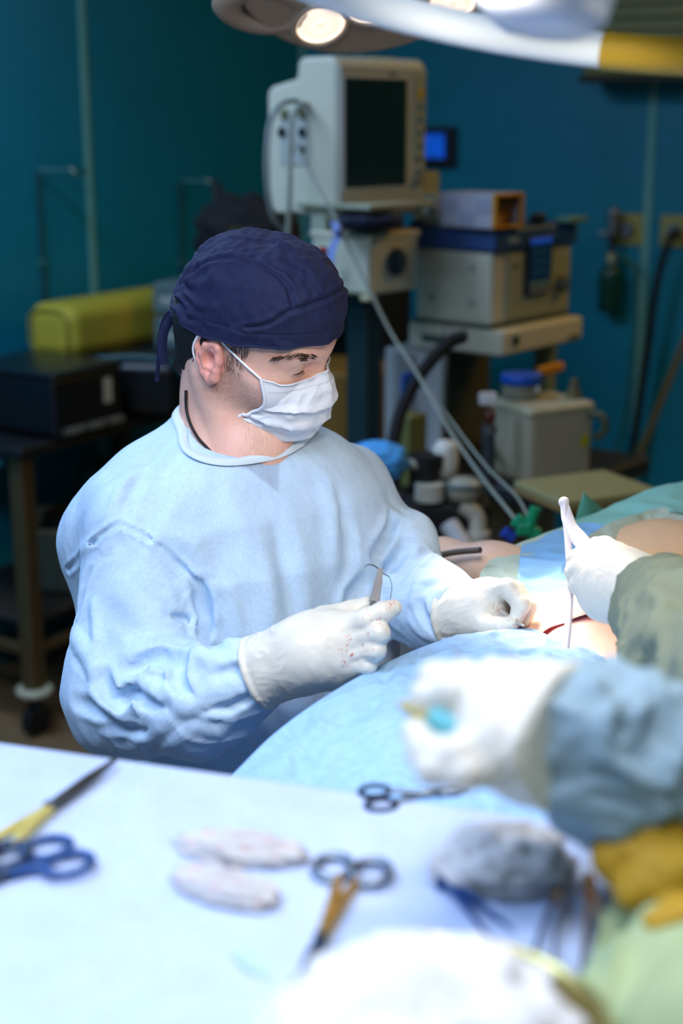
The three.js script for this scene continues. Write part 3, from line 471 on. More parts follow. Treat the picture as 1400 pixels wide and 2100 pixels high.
{
  // steel trolley, the legs on castors with white bumper rings
  const a = [-0.919, 0.8643, -4.0155], yT = a[1] - 0.0;
  const t = thing('steel_trolley', 'dark steel trolley on white-ringed castors against left wall', 'trolley', [a[0], 0, a[2]], BETA);
  const legM = mat(0x6b5a3e, 0.35, { metalness: 0.6 }), W = 0.44, D = 0.95; // x towards the room, z along the wall
  for (const [x, z] of [[0, 0], [0, -D], [-W, 0], [-W, -D]]) {
    const l = part(t, 'leg', rbox(0.055, yT - 0.14, 0.055, 0.008), legM, [x, (yT + 0.14) / 2, z]);
    part(l, 'bumper_ring', new THREE.TorusGeometry(0.042, 0.014, 12, 32).rotateX(Math.PI / 2), mat(0xb8b394, 0.5), [0, -(yT - 0.14) / 2 + 0.004, 0]);
    part(l, 'castor', moved(cyl(0.05, 0.05, 0.03, 28), 0, 0, 0, 0, 0, Math.PI / 2), blackRubber, [0, -(yT - 0.14) / 2 - 0.09, 0]);
    part(l, 'fork', rbox(0.044, 0.07, 0.03, 0.006), darkPlastic, [0, -(yT - 0.14) / 2 - 0.04, 0]);
  }
  part(t, 'top', rbox(W + 0.1, 0.035, D + 0.1, 0.008), mat(0x1a1b1d, 0.35), [-W / 2, yT + 0.018, -D / 2]);
  part(t, 'shelf', rbox(W + 0.02, 0.02, D + 0.02, 0.006), mat(0x302c26, 0.4), [-W / 2, 0.36, -D / 2]);
  part(t, 'rail', rbox(0.03, 0.03, D, 0.006), legM, [0, 0.27, -D / 2]); part(t, 'rail', rbox(W, 0.03, 0.03, 0.006), legM, [-W / 2, 0.27, 0]);
  part(t, 'bolt', moved(cyl(0.012, 0.012, 0.01, 16), 0, 0, 0, Math.PI / 2), steel, [-0.05, yT - 0.02, 0.03]);
  // what stands on it
  const dev = thing('recorder_unit', 'wide black recorder unit with pale label on the trolley', 'device', roomPt(0.44, 0.8873, 2.12), BETA);
  const top = yT + 0.036 - 0.8873;
  part(dev, 'case', rbox(0.36, 0.17, 0.30, 0.016), mat(0x0b0e13, 0.4), [-0.03, top + 0.095, -0.09]);
  part(dev, 'lid', rbox(0.37, 0.02, 0.31, 0.008), mat(0x0e141c, 0.3), [-0.03, top + 0.186, -0.09]);
  part(dev, 'label', box(0.001, 0.075, 0.036), mat(0xa7ad9c, 0.6), [0.151, top + 0.115, -0.17]);
  part(dev, 'foot_strip', rbox(0.012, 0.022, 0.26, 0.004), mat(0x4c5048, 0.5), [0.15, top + 0.02, -0.1]);
  for (let i = 0; i < 3; i++) part(dev, 'vent_plate', rbox(0.006, 0.016, 0.06, 0.002), mat(0x6a6d62, 0.5), [0.157, top + 0.02, -0.2 + i * 0.09]);
  for (const [x, z] of [[-0.18, -0.2], [0.12, -0.2], [-0.18, 0.03], [0.12, 0.03]]) part(dev, 'foot', cyl(0.014, 0.014, 0.012, 16), blackRubber, [x, top + 0.005, z]);
}
{
  // low wheeled couch with a yellow bolster behind the recorder; grey storage boxes
  const p = [-0.7858, 1.0519, -4.7204], len = 0.86;
  const t = thing('bolster', 'mustard-yellow bolster with rounded end lying against the left wall', 'bolster', [p[0], p[1], p[2]], BETA);
  const hgt = 1.2258 - p[1];
  part(t, 'cushion', rbox(0.2, hgt, len, 0.05, 6), mat(0xb3a22c, 0.7), [-0.05, hgt / 2, -0.23]); part(t, 'end_seam', merge([tube([[-0.12, 0.03, 0.201], [0.02, 0.03, 0.201], [0.03, hgt / 2, 0.203], [0.02, hgt - 0.03, 0.201], [-0.12, hgt - 0.03, 0.201], [-0.13, hgt / 2, 0.203]], 0.004, 40, 8, true)]), mat(0x8d8124, 0.7));
  const s = thing('wall_shelf', 'dark narrow shelf along the left wall under the yellow bolster', 'shelf', [p[0], p[1], p[2]], BETA);
  const back = -toRoom([p[0], 0, p[2]])[0];
  part(s, 'board', rbox(0.31, 0.03, 1.5, 0.006), mat(0x22303a, 0.4), [back + 0.156, -0.016, -0.3]); for (const z of [-0.8, 0.2]) part(s, 'bracket', rbox(0.3, 0.12, 0.02, 0.004), mat(0x1d2529, 0.5), [back + 0.16, -0.09, z]);
  const grey = mat(0x5d7472, 0.55), q = roomPt(0.45, 0, 1.36); part(s, 'ledge', rbox(0.27, 0.03, 0.3, 0.006), mat(0x22303a, 0.4), [back + 0.446, -0.016, 1.36 - toRoom([p[0], 0, p[2]])[2]]);
  for (let i = 0; i < 2; i++) {
    const y0 = p[1] + i * 0.115; const b = thing('storage_box', i ? 'upper grey-green storage box with pale label strip beside cap' : 'lower grey-green storage box with pale label strip beside cap', 'box', [q[0], y0, q[2]], BETA + 0.2, 'grey boxes beside the bolster');
    part(b, 'box_body', rbox(0.2, 0.105, 0.16, 0.012), grey, [0, 0.056, 0]); part(b, 'label', rbox(0.1, 0.024, 0.002, 0.001), mat(0xa9ada0, 0.6), [-0.02, 0.05, 0.081]); part(b, 'lid_line', box(0.196, 0.003, 0.162), mat(0x39504f, 0.6), [0, 0.09, 0]);
  }
  // teal-edged dark seat shell in front with a bright chrome ball
  const yTop2 = 0.8643 + 0.0365, cy = 1.0822 - yTop2;
  const d = thing('suction_unit', 'dark rounded suction unit with teal rim and chrome knob', 'device', roomPt(0.515, yTop2, 1.69), BETA + 0.45);
  part(d, 'shell', rbox(0.27, cy, 0.24, 0.04, 6), mat(0x0b0e10, 0.35), [0.0, cy / 2, 0]); part(d, 'rim', tube([[-0.13, cy + 0.002, 0.115], [0.03, cy + 0.008, 0.118], [0.11, cy - 0.006, 0.115], [0.142, cy - 0.05, 0.1]], 0.007, 30, 10), mat(0x1f5a60, 0.3)); part(d, 'knob', new THREE.SphereGeometry(0.016, 20, 14), steel, [0.14, cy - 0.01, 0.12]);
  part(d, 'chrome_handle', tube([[0.14, cy - 0.02, 0.128], [0.16, cy - 0.05, 0.13], [0.165, cy - 0.13, 0.13]], 0.009, 20, 12), mat(0xaab4d8, 0.2, { metalness: 1 }));
}
{
  // enamel bucket on the lower shelf with a dark coil in it
  const p = roomPt(0.37, 0.371, 1.93);
  const t = thing('bucket', 'grey-green enamel bucket on the trolley\'s lower shelf', 'bucket', p);
  part(t, 'pail', lathe([[0, 0.004], [0.115, 0.004], [0.12, 0.01], [0.15, 0.2], [0.158, 0.206], [0.152, 0.212], [0.144, 0.204], [0.112, 0.014], [0, 0.012]]), mat(0x5f6a5e, 0.45)); part(t, 'rim', new THREE.TorusGeometry(0.154, 0.008, 10, 56).rotateX(Math.PI / 2), mat(0x8b8f78, 0.4), [0, 0.208, 0]);
  solo('cable_coil', 'dark coiled cable lying in the bucket', 'cable', merge([0, 1, 2, 3].map((i) => moved(new THREE.TorusGeometry(0.085 - i * 0.008, 0.016, 10, 44).rotateX(Math.PI / 2), 0.004 * i, 0.15 + i * 0.024, 0, 0.1 * (i % 2)))), mat(0x0a0a0b, 0.6), p);
  const q = roomPt(0.25, 0.371, 1.56); const b = thing('plastic_basin', 'pale upturned plastic basin behind the bucket', 'basin', [q[0], 0.371, q[2]]);
  part(b, 'bowl', lathe([[0, 0.3], [0.09, 0.3], [0.105, 0.29], [0.135, 0.02], [0.15, 0.004], [0.145, 0], [0.13, 0.012], [0.098, 0.284], [0, 0.292]]), mat(0x55605c, 0.5)); part(b, 'foot_ring', new THREE.TorusGeometry(0.08, 0.006, 8, 40).rotateX(Math.PI / 2), mat(0x5f6a66, 0.5), [0, 0.302, 0]);
}


// ---------------------------------------------------------------- the surgeon: joints in metres, then the gown as one distance field
const J = {
  rs: [-0.2439, 1.3016, -1.7194], re: [-0.2548, 1.1261, -1.6194], rm: [-0.1665, 1.147, -1.5473], rw: [-0.0849, 1.2014, -1.5104],
  ls: [0.0054, 1.2954, -1.9355], le: [0.0772, 1.1885, -1.8854], lm: [0.1147, 1.1886, -1.7817], lw: [0.1565, 1.2021, -1.6921],
  neck: [-0.1471, 1.3936, -1.8276], head: [-0.1134, 1.5266, -1.8159],
};
const BODY = 40 * Math.PI / 180, BF = [Math.sin(BODY), 0, Math.cos(BODY)], BR = [-Math.cos(BODY), 0, Math.sin(BODY)];
const bodyMid = mix3(J.rs, J.ls, 0.5);
// torso and skirt: [height, half width, half depth, offset forward]
const TORSO = [[1.40, 0.045, 0.05, -0.01], [1.37, 0.085, 0.075, -0.005], [1.32, 0.155, 0.108, 0.01], [1.26, 0.182, 0.13, 0.024], [1.18, 0.185, 0.145, 0.034], [1.08, 0.185, 0.148, 0.03], [0.98, 0.195, 0.15, 0.015], [0.85, 0.21, 0.15, -0.01], [0.6, 0.23, 0.165, -0.03], [0.3, 0.25, 0.18, -0.04]];
function torsoField(x, y, z) {
  let i = 0; while (i < TORSO.length - 2 && y < TORSO[i + 1][0]) i++;
  const a = TORSO[i], b = TORSO[i + 1], t = clamp01((a[0] - y) / (a[0] - b[0])), s = t, w = a[1] + (b[1] - a[1]) * s, d = a[2] + (b[2] - a[2]) * s, o = a[3] + (b[3] - a[3]) * s;
  const dx = x - bodyMid[0], dz = z - bodyMid[2], R = dx * BR[0] + dz * BR[2], F = dx * BF[0] + dz * BF[2] - o;
  const k = Math.pow(Math.pow(Math.abs(R) / w, 2.4) + Math.pow(Math.abs(F) / d, 2.4), 1 / 2.4);
  let q = (k - 1) * Math.min(w, d);
  q = Math.max(q, y - 1.40, 0.3 - y);
  return q;
}
const gownBones = {
  rUpper: bone(J.rs, J.re, 0.076, 0.074), rFore1: bone(J.re, J.rm, 0.074, 0.058), rFore2: bone(J.rm, J.rw, 0.058, 0.034),
  lUpper: bone(J.ls, J.le, 0.066, 0.06), lFore1: bone(J.le, J.lm, 0.06, 0.055), lFore2: bone(J.lm, J.lw, 0.055, 0.036),
  trapR: bone(add3(J.neck, [-0.02, -0.035, 0.01]), J.rs, 0.034, 0.078), trapL: bone(add3(J.neck, [0.02, -0.02, -0.02]), J.ls, 0.045, 0.06),
  slope: bone([-0.1904, 1.4027, -1.8457], [-0.2747, 1.3133, -1.7848], 0.03, 0.055), flap: bone([-0.2641, 1.3188, -1.8382], [-0.3097, 1.2605, -1.8015], 0.045, 0.045), flap2: bone([-0.3097, 1.2605, -1.8015], [-0.2963, 1.1418, -1.7896], 0.045, 0.05),
  chest: bone([-0.1613, 1.3395, -1.7713], [-0.0523, 1.3206, -1.8698], 0.07, 0.07), puff: ball([0.0917, 1.2363, -1.8778], [0.04, 0.045, 0.05]), cuffL: ball([0.1272, 1.1888, -1.7299], [0.05, 0.05, 0.05]), cuffR: ball([-0.1279, 1.1809, -1.5307], [0.05, 0.042, 0.04]),
};
// the neckline lies in one plane; the cloth ends there and the neck stands in the opening
const COLLAR = [[-0.2003, 1.4346, -1.8389], [-0.1207, 1.3916, -1.7338], [-0.0685, 1.4101, -1.8322]], COLLARN = ((n) => n[1] < 0 ? [-n[0], -n[1], -n[2]] : n)(nrm3(cross3(sub3(COLLAR[1], COLLAR[0]), sub3(COLLAR[2], COLLAR[0])))), COLLARC = mix3(J.neck, COLLAR[1], 0.3);
{ const k = (COLLARC[0] - COLLAR[0][0]) * COLLARN[0] + (COLLARC[1] - COLLAR[0][1]) * COLLARN[1] + (COLLARC[2] - COLLAR[0][2]) * COLLARN[2]; for (let i = 0; i < 3; i++) COLLARC[i] -= COLLARN[i] * k; }
const neckHole = bone(add3(COLLARC, COLLARN, -0.05), add3(COLLARC, COLLARN, 0.1), 0.045, 0.08);
function gownSolid(x, y, z) {
  const b = gownBones; let t = torsoField(x, y, z);
  t = smin(t, b.chest(x, y, z), 0.06);
  t = smin(t, smin(b.trapR(x, y, z), b.trapL(x, y, z), 0.04), 0.07);
  t = smin(t, b.slope(x, y, z), 0.05);
  t = smin(t, smin(b.flap(x, y, z), b.flap2(x, y, z), 0.05), 0.06);
  const ra = smin(smin(b.rUpper(x, y, z), b.rFore1(x, y, z), 0.035), smin(b.rFore2(x, y, z), b.cuffR(x, y, z), 0.03), 0.03);
  const la = smin(smin(smin(b.lUpper(x, y, z), b.lFore1(x, y, z), 0.03), b.puff(x, y, z), 0.02), smin(b.lFore2(x, y, z), b.cuffL(x, y, z), 0.025), 0.03);
  t = smin(t, smin(ra, la, 0.01), 0.012);
  return t;
}
function gownBase(x, y, z) {
  let t = gownSolid(x, y, z); const dx = x - COLLARC[0], dy = y - COLLARC[1], dz = z - COLLARC[2];
  if (dx * dx + dy * dy + dz * dz < 0.04) { t = smax(t, dx * COLLARN[0] + dy * COLLARN[1] + dz * COLLARN[2], 0.006); t = smax(t, -neckHole(x, y, z), 0.006); }
  return t;
}

// ---------------------------------------------------------------- head, in its own axes: x to the person's left, y up, z forward, metres
const HEADM = new THREE.Matrix4().makeRotationFromEuler(new THREE.Euler(22.13 * Math.PI / 180, 64.74 * Math.PI / 180, 11.27 * Math.PI / 180, 'YXZ')).setPosition(...J.head);
const HEADI = HEADM.clone().invert(), HI = HEADI.elements;
const toHead = (x, y, z) => [HI[0] * x + HI[4] * y + HI[8] * z + HI[12], HI[1] * x + HI[5] * y + HI[9] * z + HI[13], HI[2] * x + HI[6] * y + HI[10] * z + HI[14]];
const fromHead = (p) => V(p).applyMatrix4(HEADM).toArray();
const Hd = {
  skull: ball([0, 0.036, -0.010], [0.077, 0.094, 0.096]), face: ball([0, -0.03, 0.030], [0.061, 0.088, 0.064]), fore: ball([0, 0.045, 0.042], [0.062, 0.05, 0.056]),
  jawR: bone([-0.056, -0.052, 0.0], [-0.022, -0.098, 0.062], 0.018, 0.019), jawL: bone([0.056, -0.052, 0.0], [0.022, -0.098, 0.062], 0.018, 0.019), chin: bone([-0.014, -0.1, 0.07], [0.014, -0.1, 0.07], 0.019, 0.019),
  cheekR: ball([-0.043, -0.022, 0.058], [0.024, 0.022, 0.024]), cheekL: ball([0.043, -0.022, 0.058], [0.024, 0.022, 0.024]), brow: bone([-0.038, 0.034, 0.077], [0.038, 0.034, 0.077], 0.012, 0.012), brow2: ball([0, 0.033, 0.087], [0.018, 0.014, 0.012]),
  nose: bone([0, 0.02, 0.088], [0, -0.018, 0.106], 0.0075, 0.013), noseTip: ball([0, -0.023, 0.108], [0.015, 0.012, 0.013]), nosBase: bone([0, 0.01, 0.08], [0, -0.02, 0.09], 0.014, 0.02),
  sockR: ball([-0.031, 0.014, 0.103], [0.021, 0.013, 0.016]), sockL: ball([0.031, 0.014, 0.103], [0.021, 0.013, 0.016]), lidR: ball([-0.034, 0.0155, 0.0765], 0.0145), lidL: ball([0.034, 0.0155, 0.0765], 0.0145),
  bagR: bone([-0.048, 0.003, 0.07], [-0.02, 0.002, 0.083], 0.006, 0.006), bagL: bone([0.048, 0.003, 0.07], [0.02, 0.002, 0.083], 0.006, 0.006),
};
function headLocal(X, Y, Z) {
  const h = Hd;
  let d = smin(h.skull(X, Y, Z), h.face(X, Y, Z), 0.05); d = smin(d, h.fore(X, Y, Z), 0.03); d = smin(d, smin(h.jawR(X, Y, Z), h.jawL(X, Y, Z), 0.02), 0.03); d = smin(d, h.chin(X, Y, Z), 0.03);
  if (Z > 0.02) {
    d = smin(d, smin(h.cheekR(X, Y, Z), h.cheekL(X, Y, Z), 0.01), 0.03); d = smin(d, h.brow(X, Y, Z), 0.02); d = smin(d, h.brow2(X, Y, Z), 0.016);
    d = smin(d, h.nosBase(X, Y, Z), 0.022); d = smin(d, h.nose(X, Y, Z), 0.014); d = smin(d, h.noseTip(X, Y, Z), 0.01);
    d = smax(d, -h.sockR(X, Y, Z), 0.014); d = smax(d, -h.sockL(X, Y, Z), 0.014);
    d = smin(d, h.lidR(X, Y, Z), 0.006); d = smin(d, h.lidL(X, Y, Z), 0.006); d = smin(d, smin(h.bagR(X, Y, Z), h.bagL(X, Y, Z), 0.004), 0.01);
  }
  return d;
}
const neckTop = fromHead([0, -0.02, -0.03]), neckMid = mix3(fromHead([0, -0.07, -0.012]), J.neck, 0.35);
const neckField = bone(neckTop, neckMid, 0.062, 0.059), neckLow = bone(neckMid, add3(J.neck, [0, -0.05, 0]), 0.059, 0.078), sternoR = bone(fromHead([-0.062, -0.035, -0.022]), add3(J.neck, [0.015, -0.02, 0.055]), 0.016, 0.013);
const throat = bone(fromHead([0, -0.09, 0.045]), add3(J.neck, [0.03, -0.02, 0.035]), 0.03, 0.035);
const breast = bone(add3(COLLARC, COLLARN, -0.055), add3(COLLAR[1], [0.0, -0.01, -0.06]), 0.07, 0.05);
function skinField(x, y, z) {
  const q = toHead(x, y, z); let d = headLocal(q[0], q[1], q[2]);
  d = smin(d, smin(neckField(x, y, z), neckLow(x, y, z), 0.03), 0.028); d = smin(d, throat(x, y, z), 0.03); d = smin(d, breast(x, y, z), 0.03); return smin(d, sternoR(x, y, z), 0.014);
}
// ---------------------------------------------------------------- gloved hands: chains of joints
function handField(def) {
  const palm = def.palm.map(([a, b, r, s]) => bone(a, b, r, s ?? r)), fingers = def.fingers.map(({ p, r }) => p.slice(1).map((q, i) => bone(p[i], q, r[i], r[i + 1])));
  return (x, y, z) => {
    let d = 9; for (const b of palm) d = smin(d, b(x, y, z), 0.022);
    let f = 9; for (const c of fingers) { let g = 9; for (const b of c) g = smin(g, b(x, y, z), 0.004); f = smin(f, g, 0.0035); }
    return smin(d, f, 0.009);
  };
}
const HR = {
  palm: [[J.rw, [-0.0324, 1.2292, -1.4973], 0.0345, 0.036], [[-0.0324, 1.2292, -1.4973], [-0.0054, 1.2492, -1.4976], 0.034, 0.025], [[-0.0324, 1.2266, -1.4966], [-0.0043, 1.2258, -1.4912], 0.033, 0.025], [[-0.0324, 1.224, -1.4959], [-0.0065, 1.208, -1.4967], 0.03, 0.02], [[-0.0246, 1.2359, -1.5147], [0.0028, 1.2424, -1.532], 0.03, 0.02]],
  fingers: [
    { p: [[-0.0054, 1.255, -1.4972], [0.0276, 1.2711, -1.4808], [0.0451, 1.28, -1.4812], [0.0565, 1.2826, -1.4881]], r: [0.0145, 0.0128, 0.0115, 0.0095] },
    { p: [[0, 1.2426, -1.4906], [0.0397, 1.2599, -1.4715], [0.0392, 1.2429, -1.5115], [0.0192, 1.2335, -1.5244]], r: [0.0145, 0.0125, 0.0115, 0.0095] },
    { p: [[0, 1.2288, -1.4879], [0.0361, 1.2411, -1.4705], [0.0354, 1.2251, -1.5097], [0.0154, 1.2186, -1.5203]], r: [0.014, 0.0122, 0.011, 0.009] },
    { p: [[-0.0043, 1.2149, -1.4882], [0.0277, 1.2228, -1.4738], [0.0262, 1.2096, -1.5075], [0.0099, 1.2059, -1.5169]], r: [0.013, 0.0112, 0.0105, 0.0085] },
    { p: [[-0.0494, 1.2282, -1.523], [-0.0193, 1.2492, -1.5391], [0.0122, 1.2592, -1.5439], [0.0287, 1.2673, -1.5441]], r: [0.022, 0.017, 0.0125, 0.0095] },
  ],
  cuff: [[-0.0932, 1.1975, -1.5114], [-0.0544, 1.2167, -1.5042]],
};
const HL = {
  palm: [[J.lw, [0.1715, 1.2141, -1.6798], 0.031, 0.031], [[0.1715, 1.217, -1.6806], [0.1853, 1.2303, -1.6843], 0.028, 0.02], [[0.172, 1.2124, -1.6846], [0.1904, 1.2188, -1.707], 0.03, 0.02]],
  fingers: [
    { p: [[0.178, 1.2368, -1.6726], [0.2005, 1.2507, -1.6536], [0.2161, 1.2339, -1.6407], [0.2102, 1.2181, -1.6363]], r: [0.0135, 0.0118, 0.0105, 0.009] },
    { p: [[0.1846, 1.2306, -1.6947], [0.213, 1.2399, -1.6765], [0.2263, 1.224, -1.6587], [0.2207, 1.2098, -1.6527]], r: [0.0135, 0.0118, 0.0105, 0.009] },
    { p: [[0.1866, 1.2207, -1.7128], [0.2136, 1.2255, -1.6985], [0.2238, 1.2129, -1.6795], [0.216, 1.2042, -1.6719]], r: [0.013, 0.0112, 0.01, 0.009] },
    { p: [[0.1851, 1.2099, -1.7254], [0.2062, 1.2108, -1.7152], [0.213, 1.2028, -1.6975], [0.2063, 1.1974, -1.6908]], r: [0.012, 0.0105, 0.009, 0.008] },
    { p: [[0.1581, 1.2075, -1.6625], [0.1742, 1.2056, -1.6433], [0.1891, 1.2079, -1.6335], [0.2033, 1.2127, -1.6307]], r: [0.02, 0.0145, 0.012, 0.0095] },
  ],
  cuff: [[0.1312, 1.197, -1.7011], [0.1487, 1.2015, -1.6919]],
};
const fieldHR = handField(HR), fieldHL = handField(HL);

// folds: lines on the cloth, their width and height (negative: a groove), metres
const FOLDS = [
  // inner elbow of the near sleeve
  [[[-0.2367, 1.185, -1.5428], [-0.2239, 1.1945, -1.546], [-0.2062, 1.2025, -1.5408], [-0.1814, 1.209, -1.5194]], 0.012, -0.022], [[[-0.2474, 1.1982, -1.5629], [-0.2208, 1.2051, -1.5683], [-0.1882, 1.2087, -1.5716]], 0.013, 0.011],
  [[[-0.2775, 1.1741, -1.5536], [-0.2646, 1.1601, -1.5391], [-0.2501, 1.1542, -1.5303], [-0.2332, 1.1694, -1.5253]], 0.011, -0.018], [[[-0.2803, 1.1708, -1.5529], [-0.297, 1.1915, -1.5801], [-0.322, 1.2029, -1.6334]], 0.009, 0.008], [[[-0.2851, 1.1755, -1.5592], [-0.2876, 1.2003, -1.581], [-0.295, 1.2423, -1.6165]], 0.008, 0.004],
  [[[-0.2398, 1.1797, -1.5396], [-0.2084, 1.1786, -1.5073], [-0.1767, 1.1743, -1.4868], [-0.1689, 1.1683, -1.4831]], 0.009, 0.011], [[[-0.2319, 1.1779, -1.5308], [-0.2202, 1.1631, -1.509], [-0.1932, 1.1642, -1.49]], 0.010, -0.007],
  [[[-0.1797, 1.2072, -1.5137], [-0.1819, 1.1935, -1.4997], [-0.1723, 1.1774, -1.4864]], 0.010, -0.015], [[[-0.1686, 1.2131, -1.5134], [-0.1474, 1.2211, -1.5108], [-0.1191, 1.2231, -1.4982]], 0.012, 0.009],
  [[[-0.1734, 1.171, -1.4848], [-0.2023, 1.142, -1.4922], [-0.2424, 1.0911, -1.5382]], 0.010, 0.009], [[[-0.1819, 1.156, -1.4844], [-0.2215, 1.1272, -1.5095], [-0.2731, 1.1213, -1.5365]], 0.009, -0.006], [[[-0.2283, 1.078, -1.5478], [-0.1906, 1.1239, -1.4903], [-0.1629, 1.1457, -1.4813]], 0.008, 0.005], [[[-0.1574, 1.1457, -1.4811], [-0.1363, 1.1377, -1.4859], [-0.1081, 1.1694, -1.4804]], 0.008, 0.005],
  [[[-0.1512, 1.1857, -1.4832], [-0.1238, 1.1885, -1.4791], [-0.0993, 1.1983, -1.4777]], 0.007, 0.005], [[[-0.1487, 1.1667, -1.48], [-0.1242, 1.1699, -1.4793], [-0.0969, 1.1848, -1.4784]], 0.007, -0.005], [[[-0.1404, 1.2039, -1.4883], [-0.1185, 1.2106, -1.4858], [-0.101, 1.2159, -1.4827]], 0.008, -0.005], [[[-0.3099, 1.142, -1.5591], [-0.2815, 1.1405, -1.5411], [-0.2576, 1.1332, -1.5301]], 0.010, -0.006],
  // sleeve against the chest
  [[[-0.1702, 1.2588, -1.6402], [-0.1657, 1.221, -1.6385], [-0.1736, 1.1906, -1.6264]], 0.011, -0.014], [[[-0.2144, 1.3057, -1.6366], [-0.1894, 1.2775, -1.6393], [-0.1691, 1.2557, -1.6402]], 0.006, -0.005], [[[-0.2653, 1.3332, -1.648], [-0.2379, 1.3235, -1.6396], [-0.2144, 1.3057, -1.6366]], 0.004, -0.003], [[[-0.3488, 1.2422, -1.7522], [-0.294, 1.3108, -1.6539], [-0.2653, 1.3332, -1.648]], 0.005, -0.006],
  [[[-0.3136, 1.2406, -1.6394], [-0.2975, 1.2798, -1.6416], [-0.2729, 1.3186, -1.6439]], 0.007, 0.005], [[[-0.3166, 1.2262, -1.6362], [-0.3093, 1.2579, -1.643], [-0.2882, 1.2949, -1.6422]], 0.007, -0.006], [[[-0.2307, 1.2774, -1.6207], [-0.2055, 1.2558, -1.6216], [-0.1816, 1.2154, -1.6317]], 0.013, 0.006], [[[-0.2076, 1.2318, -1.6081], [-0.1893, 1.2217, -1.6226], [-0.1762, 1.2053, -1.6337]], 0.009, -0.006], [[[-0.2582, 1.2523, -1.605], [-0.2291, 1.2313, -1.5959], [-0.1963, 1.2155, -1.6059]], 0.015, 0.005],
  [[[-0.1617, 1.2048, -1.6353], [-0.1423, 1.2249, -1.5161], [-0.1247, 1.2225, -1.4998]], 0.012, -0.008], [[[-0.1581, 1.2582, -1.6421], [-0.1396, 1.2484, -1.6436], [-0.1235, 1.2019, -1.6347]], 0.012, 0.005], [[[-0.2061, 1.3242, -1.6456], [-0.178, 1.3049, -1.6493], [-0.1668, 1.2782, -1.6467]], 0.012, 0.005],
  // shoulder and chest
  [[[-0.2601, 1.3755, -1.6916], [-0.2718, 1.3549, -1.6657], [-0.2828, 1.3307, -1.6547]], 0.008, 0.004], [[[-0.2395, 1.3843, -1.7178], [-0.2516, 1.3656, -1.6708], [-0.2584, 1.3409, -1.6505]], 0.010, -0.004], [[[-0.1072, 1.3235, -1.6909], [-0.0947, 1.2691, -1.6657], [-0.0829, 1.2008, -1.6462]], 0.02, 0.004], [[[-0.0605, 1.3214, -1.7206], [-0.0451, 1.2663, -1.6941], [-0.036, 1.2091, -1.676]], 0.02, 0.004], [[[-0.081, 1.3143, -1.7013], [-0.0685, 1.2602, -1.6738], [-0.0596, 1.197, -1.6566]], 0.016, -0.004],
  [[[-0.0063, 1.3361, -1.7844], [0.0074, 1.2858, -1.7559], [0.0037, 1.233, -1.7184]], 0.014, -0.005], [[[-0.1368, 1.3585, -1.6981], [-0.1185, 1.3086, -1.6783], [-0.1148, 1.2608, -1.653]], 0.016, 0.003], [[[-0.0251, 1.3709, -1.7998], [-0.0062, 1.321, -1.7685], [-0.0122, 1.2647, -1.7196]], 0.018, 0.004],
  // far sleeve
  [[[0.0248, 1.2297, -1.7381], [0.0135, 1.2161, -1.7207], [0.0098, 1.1974, -1.7091]], 0.012, -0.012], [[[0.0654, 1.282, -1.8573], [0.0578, 1.2677, -1.8178], [0.0427, 1.2547, -1.7728]], 0.010, -0.012], [[[0.0899, 1.2737, -1.8485], [0.0724, 1.2516, -1.8268], [0.0572, 1.2424, -1.7913]], 0.010, 0.006], [[[0.1158, 1.2481, -1.8162], [0.0945, 1.2475, -1.7748], [0.0749, 1.2285, -1.7521]], 0.010, -0.007], [[[0.1193, 1.2426, -1.7187], [0.0994, 1.2351, -1.7219], [0.0886, 1.2169, -1.7088]], 0.008, 0.007], [[[0.1457, 1.2412, -1.7033], [0.1238, 1.2323, -1.6917], [0.1086, 1.2039, -1.6816]], 0.008, 0.007],
  [[[0.0971, 1.2149, -1.6958], [0.1086, 1.1998, -1.6806], [0.1233, 1.1883, -1.6718]], 0.008, -0.008], [[[0.0855, 1.1908, -1.7003], [0.1031, 1.1803, -1.6849], [0.1267, 1.1764, -1.6746]], 0.008, 0.006], [[[0.1355, 1.234, -1.6865], [0.1271, 1.2191, -1.6744], [0.1247, 1.1987, -1.6693]], 0.006, -0.006], [[[0.0505, 1.2372, -1.7759], [0.0628, 1.2186, -1.762], [0.0712, 1.1913, -1.7264]], 0.012, 0.006], [[[0.0373, 1.1888, -1.7334], [0.0567, 1.1618, -1.7532], [0.0783, 1.1542, -1.7377]], 0.012, -0.006],
  // skirt below the forearm
  [[[-0.0839, 1.0948, -1.6404], [-0.0725, 1.0659, -1.647], [-0.0791, 1.0254, -1.6493]], 0.012, -0.006], [[[-0.0543, 1.1018, -1.6545], [-0.0426, 1.0719, -1.6631], [-0.046, 1.0374, -1.6662]], 0.012, 0.006], [[[-0.0244, 1.1065, -1.6744], [-0.0197, 1.0713, -1.6797], [-0.0247, 1.0371, -1.6815]], 0.012, -0.005],
].map(([p, w0, h0]) => {
  const w = w0 * 0.88, h = h0 * 1.4;
  const segs = []; for (let i = 0; i + 1 < p.length; i++) segs.push([p[i], sub3(p[i + 1], p[i]), 1 / Math.max(1e-9, sub3(p[i + 1], p[i]).reduce((s, c) => s + c * c, 0))]);
  const lo = [0, 1, 2].map((k) => Math.min(...p.map((q) => q[k])) - 3 * w), hi = [0, 1, 2].map((k) => Math.max(...p.map((q) => q[k])) + 3 * w);
  return { segs, w, h, lo, hi, n: segs.length };
});
